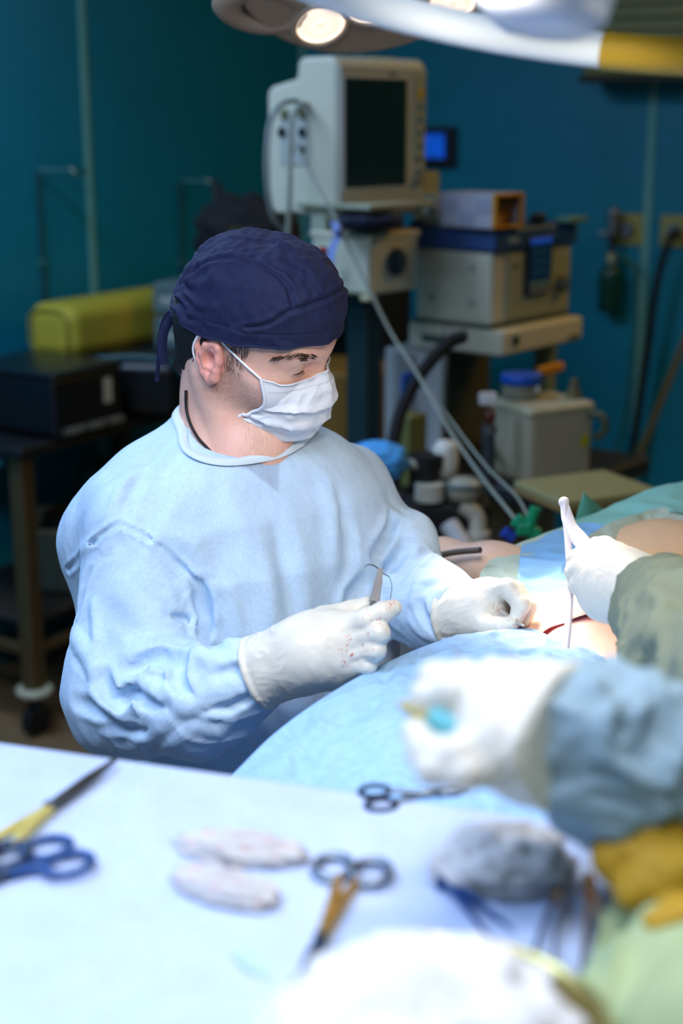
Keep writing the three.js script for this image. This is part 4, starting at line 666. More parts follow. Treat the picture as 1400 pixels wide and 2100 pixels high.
function foldLift(x, y, z) {
  let s = 0;
  for (const f of FOLDS) {
    if (x < f.lo[0] || y < f.lo[1] || z < f.lo[2] || x > f.hi[0] || y > f.hi[1] || z > f.hi[2]) continue;
    let best = 1, at = 0, i = 0;
    for (const [a, d, q] of f.segs) { const px = x - a[0], py = y - a[1], pz = z - a[2], t = clamp01((px * d[0] + py * d[1] + pz * d[2]) * q), r = Math.hypot(px - t * d[0], py - t * d[1], pz - t * d[2]); if (r < best) { best = r; at = (i + t) / f.n; } i++; }
    const u = best / f.w; if (u > 3) continue; const env = 0.2 + 0.8 * Math.sin(Math.PI * Math.min(1, Math.max(0, 0.06 + at * 0.88)));
    // a ridge is a crest with straight flanks; a groove is a narrow valley between two swollen lips
    s += env * (f.h > 0 ? f.h * 1.25 * Math.pow(Math.max(0, 1 - u / 1.9), 1.35) : f.h * Math.exp(-u * u * 1.6) - f.h * 0.3 * Math.exp(-(((u - 1.7) / 0.7) ** 2)));
  }
  return s;
}
function crease(x, y, z, s, k) { // sharp-crested folds of stiff cloth
  const wx = x + 0.03 * noise3(x * 7 + k, y * 7, z * 7), wy = y + 0.03 * noise3(x * 7, y * 7 + k + 9, z * 7);
  return 1 - Math.abs(noise3(wx * s + k, wy * s, z * s)) * 2;
}
const FORE = nrm3(sub3(J.rw, J.re));
function gownField(x, y, z) {
  const b = gownBase(x, y, z);
  if (b > 0.06 || b < -0.06) return b;
  const arm = Math.min(gownBones.rUpper(x, y, z), gownBones.rFore1(x, y, z), gownBones.rFore2(x, y, z), gownBones.lFore1(x, y, z), gownBones.lFore2(x, y, z), gownBones.puff(x, y, z));
  const near = sstep(0.05, -0.01, arm), skirt = sstep(1.1, 0.95, y);
  const t = ((x - J.re[0]) * FORE[0] + (y - J.re[1]) * FORE[1] + (z - J.re[2]) * FORE[2]), fore = sstep(0.04, 0.0, Math.min(gownBones.rFore1(x, y, z), gownBones.rFore2(x, y, z))) * sstep(-0.03, 0.05, t);
  const band = 1 - Math.abs(Math.sin(t * 42 + 2.6 * noise3(x * 7, y * 7, z * 7) + 30 * (y - 1.15))), amp = 0.0006 + 0.0022 * near + 0.0004 * skirt;
  return b - foldLift(x, y, z) - 0.0034 * fore * band * band - amp * crease(x, y * 0.8, z, 7, 1) - amp * 0.3 * crease(x, y, z, 21, 5) + amp * 0.5 - (0.0025 + 0.008 * skirt + 0.002 * near) * noise3(x * 9, y * 3, z * 9 + 4);
}


// ---------------------------------------------------------------- cloth and skin
const nonwoven = greyTex((u, v) => { const s = 64, i = u * s, j = v * s, o = Math.floor(j) % 2 * 0.5, a = (i + o) % 1 - 0.5, b = j % 1 - 0.5; return 0.62 - 0.5 * Math.max(0, 1 - (a * a + b * b) * 14) + 0.18 * tileNoise(u, v, 40) + 0.1 * tileNoise(u, v, 110, 6); }, 512);
nonwoven.repeat.set(9, 9);
const gownTone = tex(256, 256, (u, v) => { const k = 1 + 0.025 * tileNoise(u, v, 9) + 0.03 * tileNoise(u, v, 70, 3); return [194 * k, 220 * k, 244 * k]; }); gownTone.repeat.set(3, 3);
const gownMat = mat(0xffffff, 0.72, { map: gownTone, bumpMap: nonwoven, bumpScale: 0.00022, vertexColors: true });
const latexMat = mat(0xffffff, 0.42, { vertexColors: true });
const skinTex = tex(1024, 1024, (u, v) => {
  const az = (u - 0.5) * 360, y = 0.088 * Math.tan(Math.max(-1.3, Math.min(1.3, -1.4 + v * 2.6))), n = 0.5 * tileNoise(u, v, 30) + 0.4 * tileNoise(u, v, 90, 2), f = noise3(u * 420, v * 420, 3);
  let r = 233 + 6 * n, g = 186 + 7 * n, b = 164 + 7 * n; const pink = 0.5 + 0.5 * noise3(u * 14, v * 14, 8); r += 4 * pink; g -= 4 * pink; b -= 3 * pink;
  const side = Math.abs(az), jaw = sstep(-0.003, -0.02, y + 0.0 - sstep(60, 95, side) * 0.035) * sstep(32, 50, side) * sstep(112, 88, side) * sstep(-0.014, 0.012, y + 0.07 - 0.014 * sstep(35, 80, side)), burn = sstep(70, 78, side) * sstep(100, 92, side) * sstep(-0.03, 0.0, y) * sstep(0.06, 0.04, y);
  const m = Math.max(jaw, burn), grain = sstep(0.0, 0.55, noise3(u * 700, v * 520, 5)), grain2 = sstep(0.1, 0.6, noise3(u * 360 + 7, v * 260, 11));
  const k = m * (0.07 + 0.36 * grain + 0.22 * grain2); r *= 1 - k * 0.78; g *= 1 - k * 0.78; b *= 1 - k * 0.74;
  if (f > 0.86) { r -= 16; g -= 16; b -= 14; }
  if (v > 0.985) { r = 228; g = 158; b = 142; } // the ears' pinker skin
  return [r, g, b].map((c) => Math.max(0, Math.min(255, c)));
});
skinTex.wrapT = THREE.ClampToEdgeWrapping;
const skinBump = greyTex((u, v) => 0.5 + 0.3 * tileNoise(u, v, 120) + 0.2 * tileNoise(u, v, 200, 4), 512); skinBump.repeat.set(3, 3);
const skinMat = mat(0xffffff, 0.48, { map: skinTex, bumpMap: skinBump, bumpScale: 0.0004 });
const headUV = (x, y, z) => { const q = toHead(x, y, z); return [Math.atan2(-q[0], q[2]) / (2 * Math.PI) + 0.5, clamp01((Math.atan2(q[1], Math.hypot(q[0], q[2])) + 1.4) / 2.6)]; };

const surgeon = thing('person', 'person in pale blue surgical gown, navy cap and mask holding a needle holder', 'person');
// body: head and neck fine, ear finer, the trunk and limbs under the clothes coarser; one mesh
{
  const lo = add3(J.head, [-0.17, -0.22, -0.17]), hi = add3(J.head, [0.17, 0.17, 0.17]);
  const head = mesher(skinField, lo, hi, 0.003, headUV);
  // ear, built flat in (back-forward, up, out) and set on the right side of the head
  const helix = [[0.012, -0.004], [0.010, 0.014], [0.004, 0.026], [-0.008, 0.031], [-0.020, 0.025], [-0.024, 0.010], [-0.021, -0.008], [-0.013, -0.022], [-0.002, -0.030], [0.006, -0.026], [0.008, -0.016]];
  const hx = helix.map(([u, v], i) => [u * 0.96, v * 0.96, i < 1 ? 0.002 : i < 3 ? 0.004 : i < 7 ? 0.0075 : 0.005]);
  const hB = []; for (let i = 0; i + 1 < hx.length; i++) hB.push(bone(hx[i], hx[i + 1], i > 6 ? 0.0058 : 0.0036, i > 5 ? 0.006 : 0.0036));
  const anti = [[0.002, 0.018, 0.006], [-0.008, 0.014, 0.008], [-0.013, 0.002, 0.0085], [-0.009, -0.012, 0.007]], aB = []; for (let i = 0; i + 1 < anti.length; i++) aB.push(bone(anti[i], anti[i + 1], 0.0036, 0.0036));
  const disc = ball([-0.006, 0.002, 0.001], [0.0195, 0.0295, 0.0075]), tragus = ball([0.009, -0.004, 0.005], [0.004, 0.007, 0.004]), concha = ball([-0.001, -0.003, 0.010], [0.0095, 0.0115, 0.0095]), root = bone([0.006, 0.012, -0.012], [0.004, -0.016, -0.012], 0.009, 0.008);
  const earF = (u, v, w) => { let d = disc(u, v, w); for (const b of hB) d = smin(d, b(u, v, w), 0.004); for (const b of aB) d = smin(d, b(u, v, w), 0.004); d = smin(d, tragus(u, v, w), 0.005); d = smin(d, root(u, v, w), 0.008); return smax(d, -concha(u, v, w), 0.003); };
  const ear = mesher(earF, [-0.034, -0.042, -0.025], [0.024, 0.042, 0.022], 0.0014, () => [0.4, 0.995]);
  const earM = (s) => { const m = new THREE.Matrix4().makeBasis(new THREE.Vector3(0.24 * s, 0, 0.97).normalize(), new THREE.Vector3(0, 1, 0), new THREE.Vector3(s, 0, -0.24).normalize()); m.multiply(new THREE.Matrix4().makeRotationZ(0.28)); m.setPosition(0.0775 * s, 0.002, -0.006); return m; };
  const earR = ear.clone().applyMatrix4(new THREE.Matrix4().multiplyMatrices(HEADM, earM(-1)));
  const earL = ear.clone().applyMatrix4(new THREE.Matrix4().multiplyMatrices(HEADM, earM(1)));
  for (const g of [earL]) { const ix = g.index.array; for (let i = 0; i < ix.length; i += 3) { const t = ix[i]; ix[i] = ix[i + 1]; ix[i + 1] = t; } }
  const hipR = add3(add3([bodyMid[0], 0.92, bodyMid[2]], BR, 0.09), BF, -0.02), hipL = add3(add3([bodyMid[0], 0.92, bodyMid[2]], BR, -0.09), BF, -0.02), foot = (h) => [h[0], 0.09, h[2]], toe = (h) => add3([h[0], 0.03, h[2]], BF, 0.17);
  const core = [bone(J.rs, J.re, 0.05, 0.042), bone(J.re, J.rw, 0.042, 0.026), bone(J.ls, J.le, 0.045, 0.042), bone(J.le, J.lw, 0.042, 0.026), bone(add3([bodyMid[0], 1.22, bodyMid[2]], BR, 0.07), add3([bodyMid[0], 1.22, bodyMid[2]], BR, -0.07), 0.085, 0.085), bone([bodyMid[0], 1.2, bodyMid[2]], [bodyMid[0], 0.95, bodyMid[2]], 0.1, 0.12), bone(hipR, [hipR[0], 0.5, hipR[2]], 0.085, 0.058), bone([hipR[0], 0.5, hipR[2]], foot(hipR), 0.058, 0.04), bone(hipL, [hipL[0], 0.5, hipL[2]], 0.085, 0.058), bone([hipL[0], 0.5, hipL[2]], foot(hipL), 0.058, 0.04)];
  const trunk = mesher((x, y, z) => { let d = 9; for (const b of core) d = smin(d, b(x, y, z), 0.04); return Math.min(d, neckLow(x, y, z)); }, [-0.55, 0.02, -2.3], [0.35, 1.42, -1.35], 0.014, () => [0.2, 0.3]);
  part(surgeon, 'body', merge([head, earR, earL, trunk]), skinMat);
  for (const h of [hipR, hipL]) part(surgeon, 'clog', mesher((x, y, z) => smax(smin(bone([h[0], 0.05, h[2]], toe(h), 0.05, 0.042)(x, y, z), ball([h[0], 0.07, h[2]], 0.055)(x, y, z), 0.02), 0.006 - y, 0.006), [h[0] - 0.12, -0.02, h[2] - 0.12], [h[0] + 0.25, 0.16, h[2] + 0.25], 0.008), mat(0xd8dcdc, 0.5));
  const trousers = part(surgeon, 'trousers', mesher((x, y, z) => { let d = 9; for (const h of [hipR, hipL]) d = smin(d, bone([h[0], 0.95, h[2]], [h[0], 0.12, h[2]], 0.1, 0.075)(x, y, z), 0.02); return Math.max(d, 0.1 - y, y - 1.0) - 0.003 * crease(x, y, z, 8, 2); }, [-0.5, 0.05, -2.2], [0.25, 1.02, -1.4], 0.014), mat(0x3f7f9c, 0.8));
}
// gown
{
  const scrubV = [[-0.1494, 1.3963, -1.7322], [-0.0767, 1.3859, -1.7634], [-0.0776, 1.3491, -1.7297]];
  const g = mesher(gownField, [-0.5, 0.28, -2.2], [0.28, 1.44, -1.38], 0.004, (x, y, z) => { const dx = x - bodyMid[0], dz = z - bodyMid[2]; return [Math.atan2(dx * BR[0] + dz * BR[2], dx * BF[0] + dz * BF[2]) * 0.22, y]; }, { eps: 0.0022, slack: 0.03 });
  // the V of the tunic under the thin cloth shows through it
  const p = g.attributes.position, col = new Float32Array(p.count * 3), a = scrubV[0], b = scrubV[1], c = scrubV[2], n = nrm3(cross3(sub3(b, a), sub3(c, a)));
  const side = (q, s, t) => { const e = cross3(sub3(t, s), sub3(q, s)); return e[0] * n[0] + e[1] * n[1] + e[2] * n[2]; };
  for (let i = 0; i < p.count; i++) {
    const q = [p.getX(i), p.getY(i), p.getZ(i)], s = [side(q, a, b) / len3(sub3(b, a)), side(q, b, c) / len3(sub3(c, b)), side(q, c, a) / len3(sub3(a, c))], m = Math.min(...s), pl = Math.abs((q[0] - a[0]) * n[0] + (q[1] - a[1]) * n[1] + (q[2] - a[2]) * n[2]);
    const k = pl < 0.05 ? sstep(-0.001, 0.003, m) : 0;
    col[i * 3] = 1 - 0.26 * k; col[i * 3 + 1] = 1 - 0.28 * k; col[i * 3 + 2] = 1 - 0.26 * k;
  }
  g.setAttribute('color', new THREE.BufferAttribute(col, 3));
  const gown = part(surgeon, 'gown', g, gownMat);
  // bound neckline: a band that follows the opening
  const e1 = nrm3(sub3(COLLAR[1], COLLAR[0])), e2 = nrm3(cross3(COLLARN, e1)), ring = [];
  for (let i = 0; i < 90; i++) { // outwards from the middle of the opening, in its plane, to the edge of the cloth
    const th = i / 90 * Math.PI * 2, dir = add3([e1[0] * Math.cos(th), e1[1] * Math.cos(th), e1[2] * Math.cos(th)], e2, Math.sin(th)); let r = 0.03; while (r < 0.13 && gownSolid(...add3(COLLARC, dir, r)) < 0) r += 0.001; ring.push(add3(COLLARC, dir, r - 0.001));
  }
  const sm = ring.map((q, i) => { let s = [0, 0, 0]; for (let k = -3; k <= 3; k++) s = add3(s, ring[(i + k + 90) % 90], 1 / 7); return s; });
  const onCloth = (q, gap) => { for (let i = 0; i < 8; i++) { const e = 0.002, d = gownBase(...q), g = nrm3([gownBase(q[0] + e, q[1], q[2]) - d, gownBase(q[0], q[1] + e, q[2]) - d, gownBase(q[0], q[1], q[2] + e) - d]); q = add3(q, g, gap - d); } return q; };
  const upper = curve(sm, true), lower = curve(sm.map((q) => { const o = nrm3(sub3(q, COLLARC)); return onCloth(add3(add3(q, o, 0.009), COLLARN, -0.009), 0.003); }), true);
  part(gown, 'neck_binding', sheet((u, v) => { const a = upper.getPoint(u), b = lower.getPoint(u), k = 0.0022 * Math.sin(v * Math.PI), o = nrm3(sub3([a.x, a.y, a.z], COLLARC)); return [a.x + (b.x - a.x) * v + o[0] * k, a.y + (b.y - a.y) * v + 0.0015 * (1 - v) + k, a.z + (b.z - a.z) * v + o[2] * k]; }, 160, 8), mat(0xd3e2ec, 0.7));
  const strings = part(gown, 'back_tie', tube([[-0.3255, 1.2403, -1.8996], [-0.3544, 1.1702, -1.953], [-0.3492, 1.1133, -1.9477]], 0.003, 20, 6), mat(0xdcebf5, 0.8));
}
// gloves, with specks of blood
function specks(g, list) {
  const p = g.attributes.position, col = new Float32Array(p.count * 3).fill(1);
  for (let i = 0; i < p.count; i++) {
    const x = p.getX(i), y = p.getY(i), z = p.getZ(i); let k = 0; const n = noise3(x * 260, y * 260, z * 260), n2 = noise3(x * 90, y * 90, z * 90 + 3);
    for (const [c, r, s] of list) { const d = Math.hypot(x - c[0], y - c[1], z - c[2]); if (d < r) k = Math.max(k, s * sstep(0.6, 0.85, n + 0.4 * n2) * (1 - d / r) * 1.6); }
    k = Math.min(1, k); const w = 0.97 + 0.03 * noise3(x * 30, y * 30, z * 30); col[i * 3] = (0.76 - 0.24 * k) * w; col[i * 3 + 1] = (0.735 - 0.69 * k) * w; col[i * 3 + 2] = (0.645 - 0.59 * k) * w;
  }
  g.setAttribute('color', new THREE.BufferAttribute(col, 3)); return g;
}
function glove(parent, def, field, cuffR, list, flare) {
  const cf = bone(def.cuff[0], def.cuff[1], cuffR, cuffR * 0.97), ax = nrm3(sub3(def.cuff[1], def.cuff[0]));
  const f = (x, y, z) => {
    let d = smin(field(x, y, z), cf(x, y, z), 0.02); if (d > 0.03 || d < -0.03) return d;
    const t = (x - def.cuff[0][0]) * ax[0] + (y - def.cuff[0][1]) * ax[1] + (z - def.cuff[0][2]) * ax[2], w = sstep(flare + 0.02, flare - 0.02, t);
    d -= w * 0.0007 * crease(x, y, z, 20, 3) + 0.00025 * crease(x, y, z, 45, 8) + sstep(0.006, 0.0, Math.abs(t)) * 0.0024 + (0.25 + 0.75 * w) * 0.0011 * Math.pow(1 - Math.abs(Math.sin(t * 62 + 2.2 * noise3(x * 16, y * 16, z * 16))), 3);
    return Math.max(d, -t - 0.004);
  };
  const all = [...def.fingers.flatMap((q) => q.p), ...def.palm.flatMap((q) => [q[0], q[1]]), ...def.cuff], lo = [0, 1, 2].map((k) => Math.min(...all.map((q) => q[k])) - 0.05), hi = [0, 1, 2].map((k) => Math.max(...all.map((q) => q[k])) + 0.05);
  return part(parent, 'glove', specks(mesher(f, lo, hi, 0.0019, null, { eps: 0.0012 }), list), latexMat);
}
glove(surgeon, HR, fieldHR, 0.0375, [[[0.0106, 1.2443, -1.4652], 0.02, 1], [[0.0395, 1.2806, -1.4699], 0.022, 0.7], [[0.0275, 1.2647, -1.4708], 0.014, 1], [[0.0342, 1.2402, -1.4537], 0.018, 0.5], [[0.0529, 1.2891, -1.4775], 0.02, 0.7], [[0.0032, 1.23, -1.4612], 0.01, 1]], 0.06);
glove(surgeon, HL, fieldHL, 0.0355, [[[0.1939, 1.2219, -1.6664], 0.028, 1], [[0.2099, 1.2182, -1.6239], 0.016, 0.9]], 0.03);

// cap
{
  const capM = mat(0xffffff, 0.82, { map: tex(256, 256, (u, v) => { const k = 1 + 0.07 * noise3(u * 90, v * 12, 1) + 0.07 * noise3(u * 12, v * 90, 4) + 0.05 * tileNoise(u, v, 20); return [10 * k, 21 * k, 62 * k]; }), sheen: 0.25, sheenColor: new THREE.Color(0x3a4470), sheenRoughness: 0.6 });
  const brim = (a) => { const d = Math.abs(a) * 180 / Math.PI, K = [[0, 0.058], [30, 0.056], [55, 0.047], [80, 0.035], [110, 0.022], [140, 0.014], [180, 0.008]]; for (let i = 0; i + 1 < K.length; i++) if (d <= K[i + 1][0]) { const t = sstep(K[i][0], K[i + 1][0], d); return K[i][1] + (K[i + 1][1] - K[i][1]) * ((d - K[i][0]) / (K[i + 1][0] - K[i][0]) * 0.5 + t * 0.5); } return 0.008; };
  const dirOf = (p) => nrm3([p[0], p[1] - 0.045, p[2] - 0.002]);
  const seams = [];
  for (const s of [-1, 1]) { seams.push([[s * 0.05, 0.03, -0.09], [s * 0.058, 0.093, -0.069], [s * 0.058, 0.128, -0.02], [s * 0.057, 0.136, 0.02], [s * 0.056, 0.130, 0.055], [s * 0.060, 0.106, 0.072]], [[s * 0.064, 0.1, 0.07], [s * 0.04, 0.108, 0.084], [0, 0.111, 0.09]], [[s * 0.084, 0.064, 0.03], [s * 0.078, 0.08, 0.055], [s * 0.064, 0.1, 0.07]]); }
  const segs = seams.flatMap((l) => { const c = curve(l).getPoints(16).map((q) => dirOf([q.x, q.y, q.z])); return c.slice(1).map((q, i) => [c[i], sub3(q, c[i]), 1 / Math.max(1e-9, len3(sub3(q, c[i])) ** 2)]); });
  const f = (u, v) => {
    const a = (u - 0.5) * 2 * Math.PI, yb = brim(a), t = v * Math.PI / 2, rho = Math.pow(Math.cos(t), 0.62), h = Math.pow(Math.sin(t), 0.86), top = 0.139 + 0.004 * Math.cos(a);
    const inn = 0.985 + 0.015 * sstep(0, 0.25, v); let X = 0.0905 * inn * rho * Math.sin(a), Z = 0.002 + (Math.cos(a) > 0 ? 0.1085 : 0.113) * inn * rho * Math.cos(a), Y = yb + (top - yb) * h;
    if (Math.cos(a) > 0) Z -= 0.006 * Math.cos(a) * h; const D = dirOf([X, Y, Z]);
    let b = 1; for (const [p, d, q] of segs) { const w = sub3(D, p), k = clamp01((w[0] * d[0] + w[1] * d[1] + w[2] * d[2]) * q); b = Math.min(b, Math.hypot(w[0] - k * d[0], w[1] - k * d[1], w[2] - k * d[2])); }
    let s = -0.0022 * Math.exp(-((b / 0.02) ** 2)) + 0.0016 * Math.exp(-(((b - 0.06) / 0.03) ** 2)); const back = sstep(1.6, 2.6, Math.abs(a));
    s += 0.0022 * noise3(X * 22, Y * 22, Z * 22 + 2) + 0.0012 * noise3(X * 60, Y * 40, Z * 60) + (0.0014 + 0.004 * back) * sstep(0.55, 0.0, v) * Math.sin(Y * 330 + 4 * noise3(X * 20, Y * 20, Z * 20)) * (0.25 + 0.75 * back) - 0.0012 * Math.exp(-(((v - 0.10) / 0.012) ** 2));
    return [X + D[0] * s, Y + D[1] * s, Z + D[2] * s, a * 0.1 * 8, Y * 8];
  };
  const g = sheet(f, 260, 130); const inner = sheet((u, v) => { const p = f(u, v * 0.5), c = 0.975; return [p[0] * c, p[1] + 0.001, p[2] * c]; }, 120, 30);
  g.applyMatrix4(HEADM); inner.applyMatrix4(HEADM);
  const cap = part(surgeon, 'cap', merge([g, inner]), capM);
  part(cap, 'brim_hem', tube(Array.from({ length: 60 }, (_, i) => fromHead(f(i / 60, 0.004).slice(0, 3))), 0.0016, 180, 8, true), capM);
  const ribbon = (pts, w, name) => { const c = curve(pts.map(fromHead)); part(cap, name, sheet((u, v) => { const q = c.getPoint(u), t = c.getTangent(u), n = nrm3(cross3([t.x, t.y, t.z], [0.3, 0, 0.95])), k = (v - 0.5) * w; return [q.x + n[0] * k, q.y + n[1] * k, q.z + n[2] * k + 0.002 * Math.sin(v * 3.1)]; }, 36, 4), capM); };
  ribbon([[-0.03, 0.012, -0.098], [-0.03, -0.01, -0.112], [-0.028, -0.04, -0.116], [-0.026, -0.075, -0.112], [-0.03, -0.105, -0.105]], 0.0055, 'tie'); ribbon([[-0.036, 0.01, -0.095], [-0.05, -0.015, -0.098], [-0.055, -0.042, -0.092], [-0.052, -0.06, -0.086]], 0.012, 'tie');
  part(cap, 'tie_knot', moved(new THREE.SphereGeometry(0.007, 14, 10).scale(1.2, 0.8, 0.8), ...fromHead([-0.03, 0.008, -0.1])), capM);
}
// mask with pleats, wire edge and ear loops
{
  const Cn = [[0, 0.0145, 0.103], [0, -0.012, 0.124], [0, -0.040, 0.125], [0, -0.074, 0.117], [0, -0.108, 0.084]], Sd = [[0.064, 0.000, 0.056], [0.063, -0.030, 0.066], [0.066, -0.052, 0.054], [0.067, -0.068, 0.037], [0.050, -0.098, 0.040]], Md = [[0.040, -0.001, 0.0865], [0.047, -0.018, 0.098], [0.052, -0.045, 0.1], [0.048, -0.078, 0.088], [0.030, -0.110, 0.066]];
  const clear = (p, gap) => { for (let i = 0; i < 4; i++) { const d = headLocal(...p) - gap; if (d >= 0) break; const e = 0.0015, g = nrm3([headLocal(p[0] + e, p[1], p[2]) - d - gap, headLocal(p[0], p[1] + e, p[2]) - d - gap, headLocal(p[0], p[1], p[2] + e) - d - gap]); p = add3(p, g, -d); } return p; };
  const cc = curve(Cn), sc = curve(Sd), mc = curve(Md);
  const f = (u, v) => {
    const s = u * 2 - 1, a = Math.abs(s), sg = Math.sign(s) || 1, c = cc.getPoint(v), e = sc.getPoint(v), m = mc.getPoint(v);
    // quadratic through centre, middle and edge
    const L0 = (a - 0.55) * (a - 1) / 0.55, L1 = a * (a - 1) / (0.55 * -0.45), L2 = a * (a - 0.55) / 0.45;
    let X = sg * (m.x * L1 + e.x * L2), Y = c.y * L0 + m.y * L1 + e.y * L2, Z = c.z * L0 + m.z * L1 + e.z * L2;
    const nose = Math.exp(-((s / 0.16) ** 2)) * sstep(0.3, 0.0, v) * 0.006; Z += nose;
    const flat = sstep(1.0, 0.8, a); let pl = 0; for (const [q, h] of [[0.42, 0.0042], [0.62, 0.0042], [0.8, 0.0042]]) { const d = v + 0.04 * s * s + 0.015 * noise3(s * 3, q * 9, 1) - q; pl += h * (sstep(-0.10, 0.0, d) * (d < 0 ? 1 : 0) - (d >= 0 && d < 0.02 ? 0.3 : 0)); }
    const gather = sstep(0.62, 1, a) * sstep(0.5, 0.8, v) * 0.0035 * Math.sin(v * 60 + 2 * s), wr = 0.0016 * noise3(s * 4, v * 6, 2) + 0.0022 * crease(s * 0.22, v * 0.2, 0.1, 14, 4) * 0.5, k = pl * flat + gather + wr, n = nrm3([X * 0.9, Y * 0.25 + 0.01, Z]);
    return [...clear([X + n[0] * k, Y + n[1] * k, Z + n[2] * k], 0.0022), s * 0.6, v * 0.8];
  };
  const maskM = mat(0xe9edf4, 0.75, { bumpMap: nonwoven, bumpScale: 0.0001 });
  const g = sheet(f, 150, 120).applyMatrix4(HEADM), mask = part(surgeon, 'mask', g, maskM);
  const edge = (fn, r, n = 50) => tube(Array.from({ length: n + 1 }, (_, i) => fromHead(fn(i / n).slice(0, 3))), r, n * 2, 8);
  const off = (p, k) => { const n = nrm3([p[0], 0, p[2]]); return [p[0] + n[0] * k, p[1], p[2] + n[2] * k]; };
  part(mask, 'binding', edge((t) => off(f(t, 0.005), 0.0006), 0.0011), maskM);
  for (const v of [0.035, 0.115]) { // stitched welds along the wire edge
    const marks = []; for (let i = 0; i < 74; i++) { const p = fromHead(off(f(0.03 + i * 0.0128, v), 0.0007)); marks.push(moved(box(0.0009, 0.0005, 0.0005), ...p)); }
    part(mask, 'weld_line', merge(marks), mat(0x8d97a8, 0.8));
  }
  for (const u of [0.004, 0.996]) part(mask, 'side_binding', edge((t) => off(f(u, t * 0.78), 0.0012), 0.0022, 30), maskM);
  part(mask, 'hem', edge((t) => off(f(t, 0.995), 0.0006), 0.0013), maskM);
  const loopM = mat(0xf3f4f6, 0.7);
  for (const s of [-1, 1]) part(mask, 'ear_loop', tube([[s * 0.0655, 0.000, 0.057], [s * 0.0735, 0.012, 0.035], [s * 0.0795, 0.026, 0.004], [s * 0.0815, 0.034, -0.012], [s * 0.083, 0.026, -0.028], [s * 0.0805, 0.0, -0.036], [s * 0.078, -0.022, -0.024], [s * 0.0755, -0.032, -0.004], [s * 0.0715, -0.052, 0.016], [s * 0.0675, -0.067, 0.036]].map((q) => fromHead(clear(q, 0.002))), 0.0015, 90, 8), loopM);
}
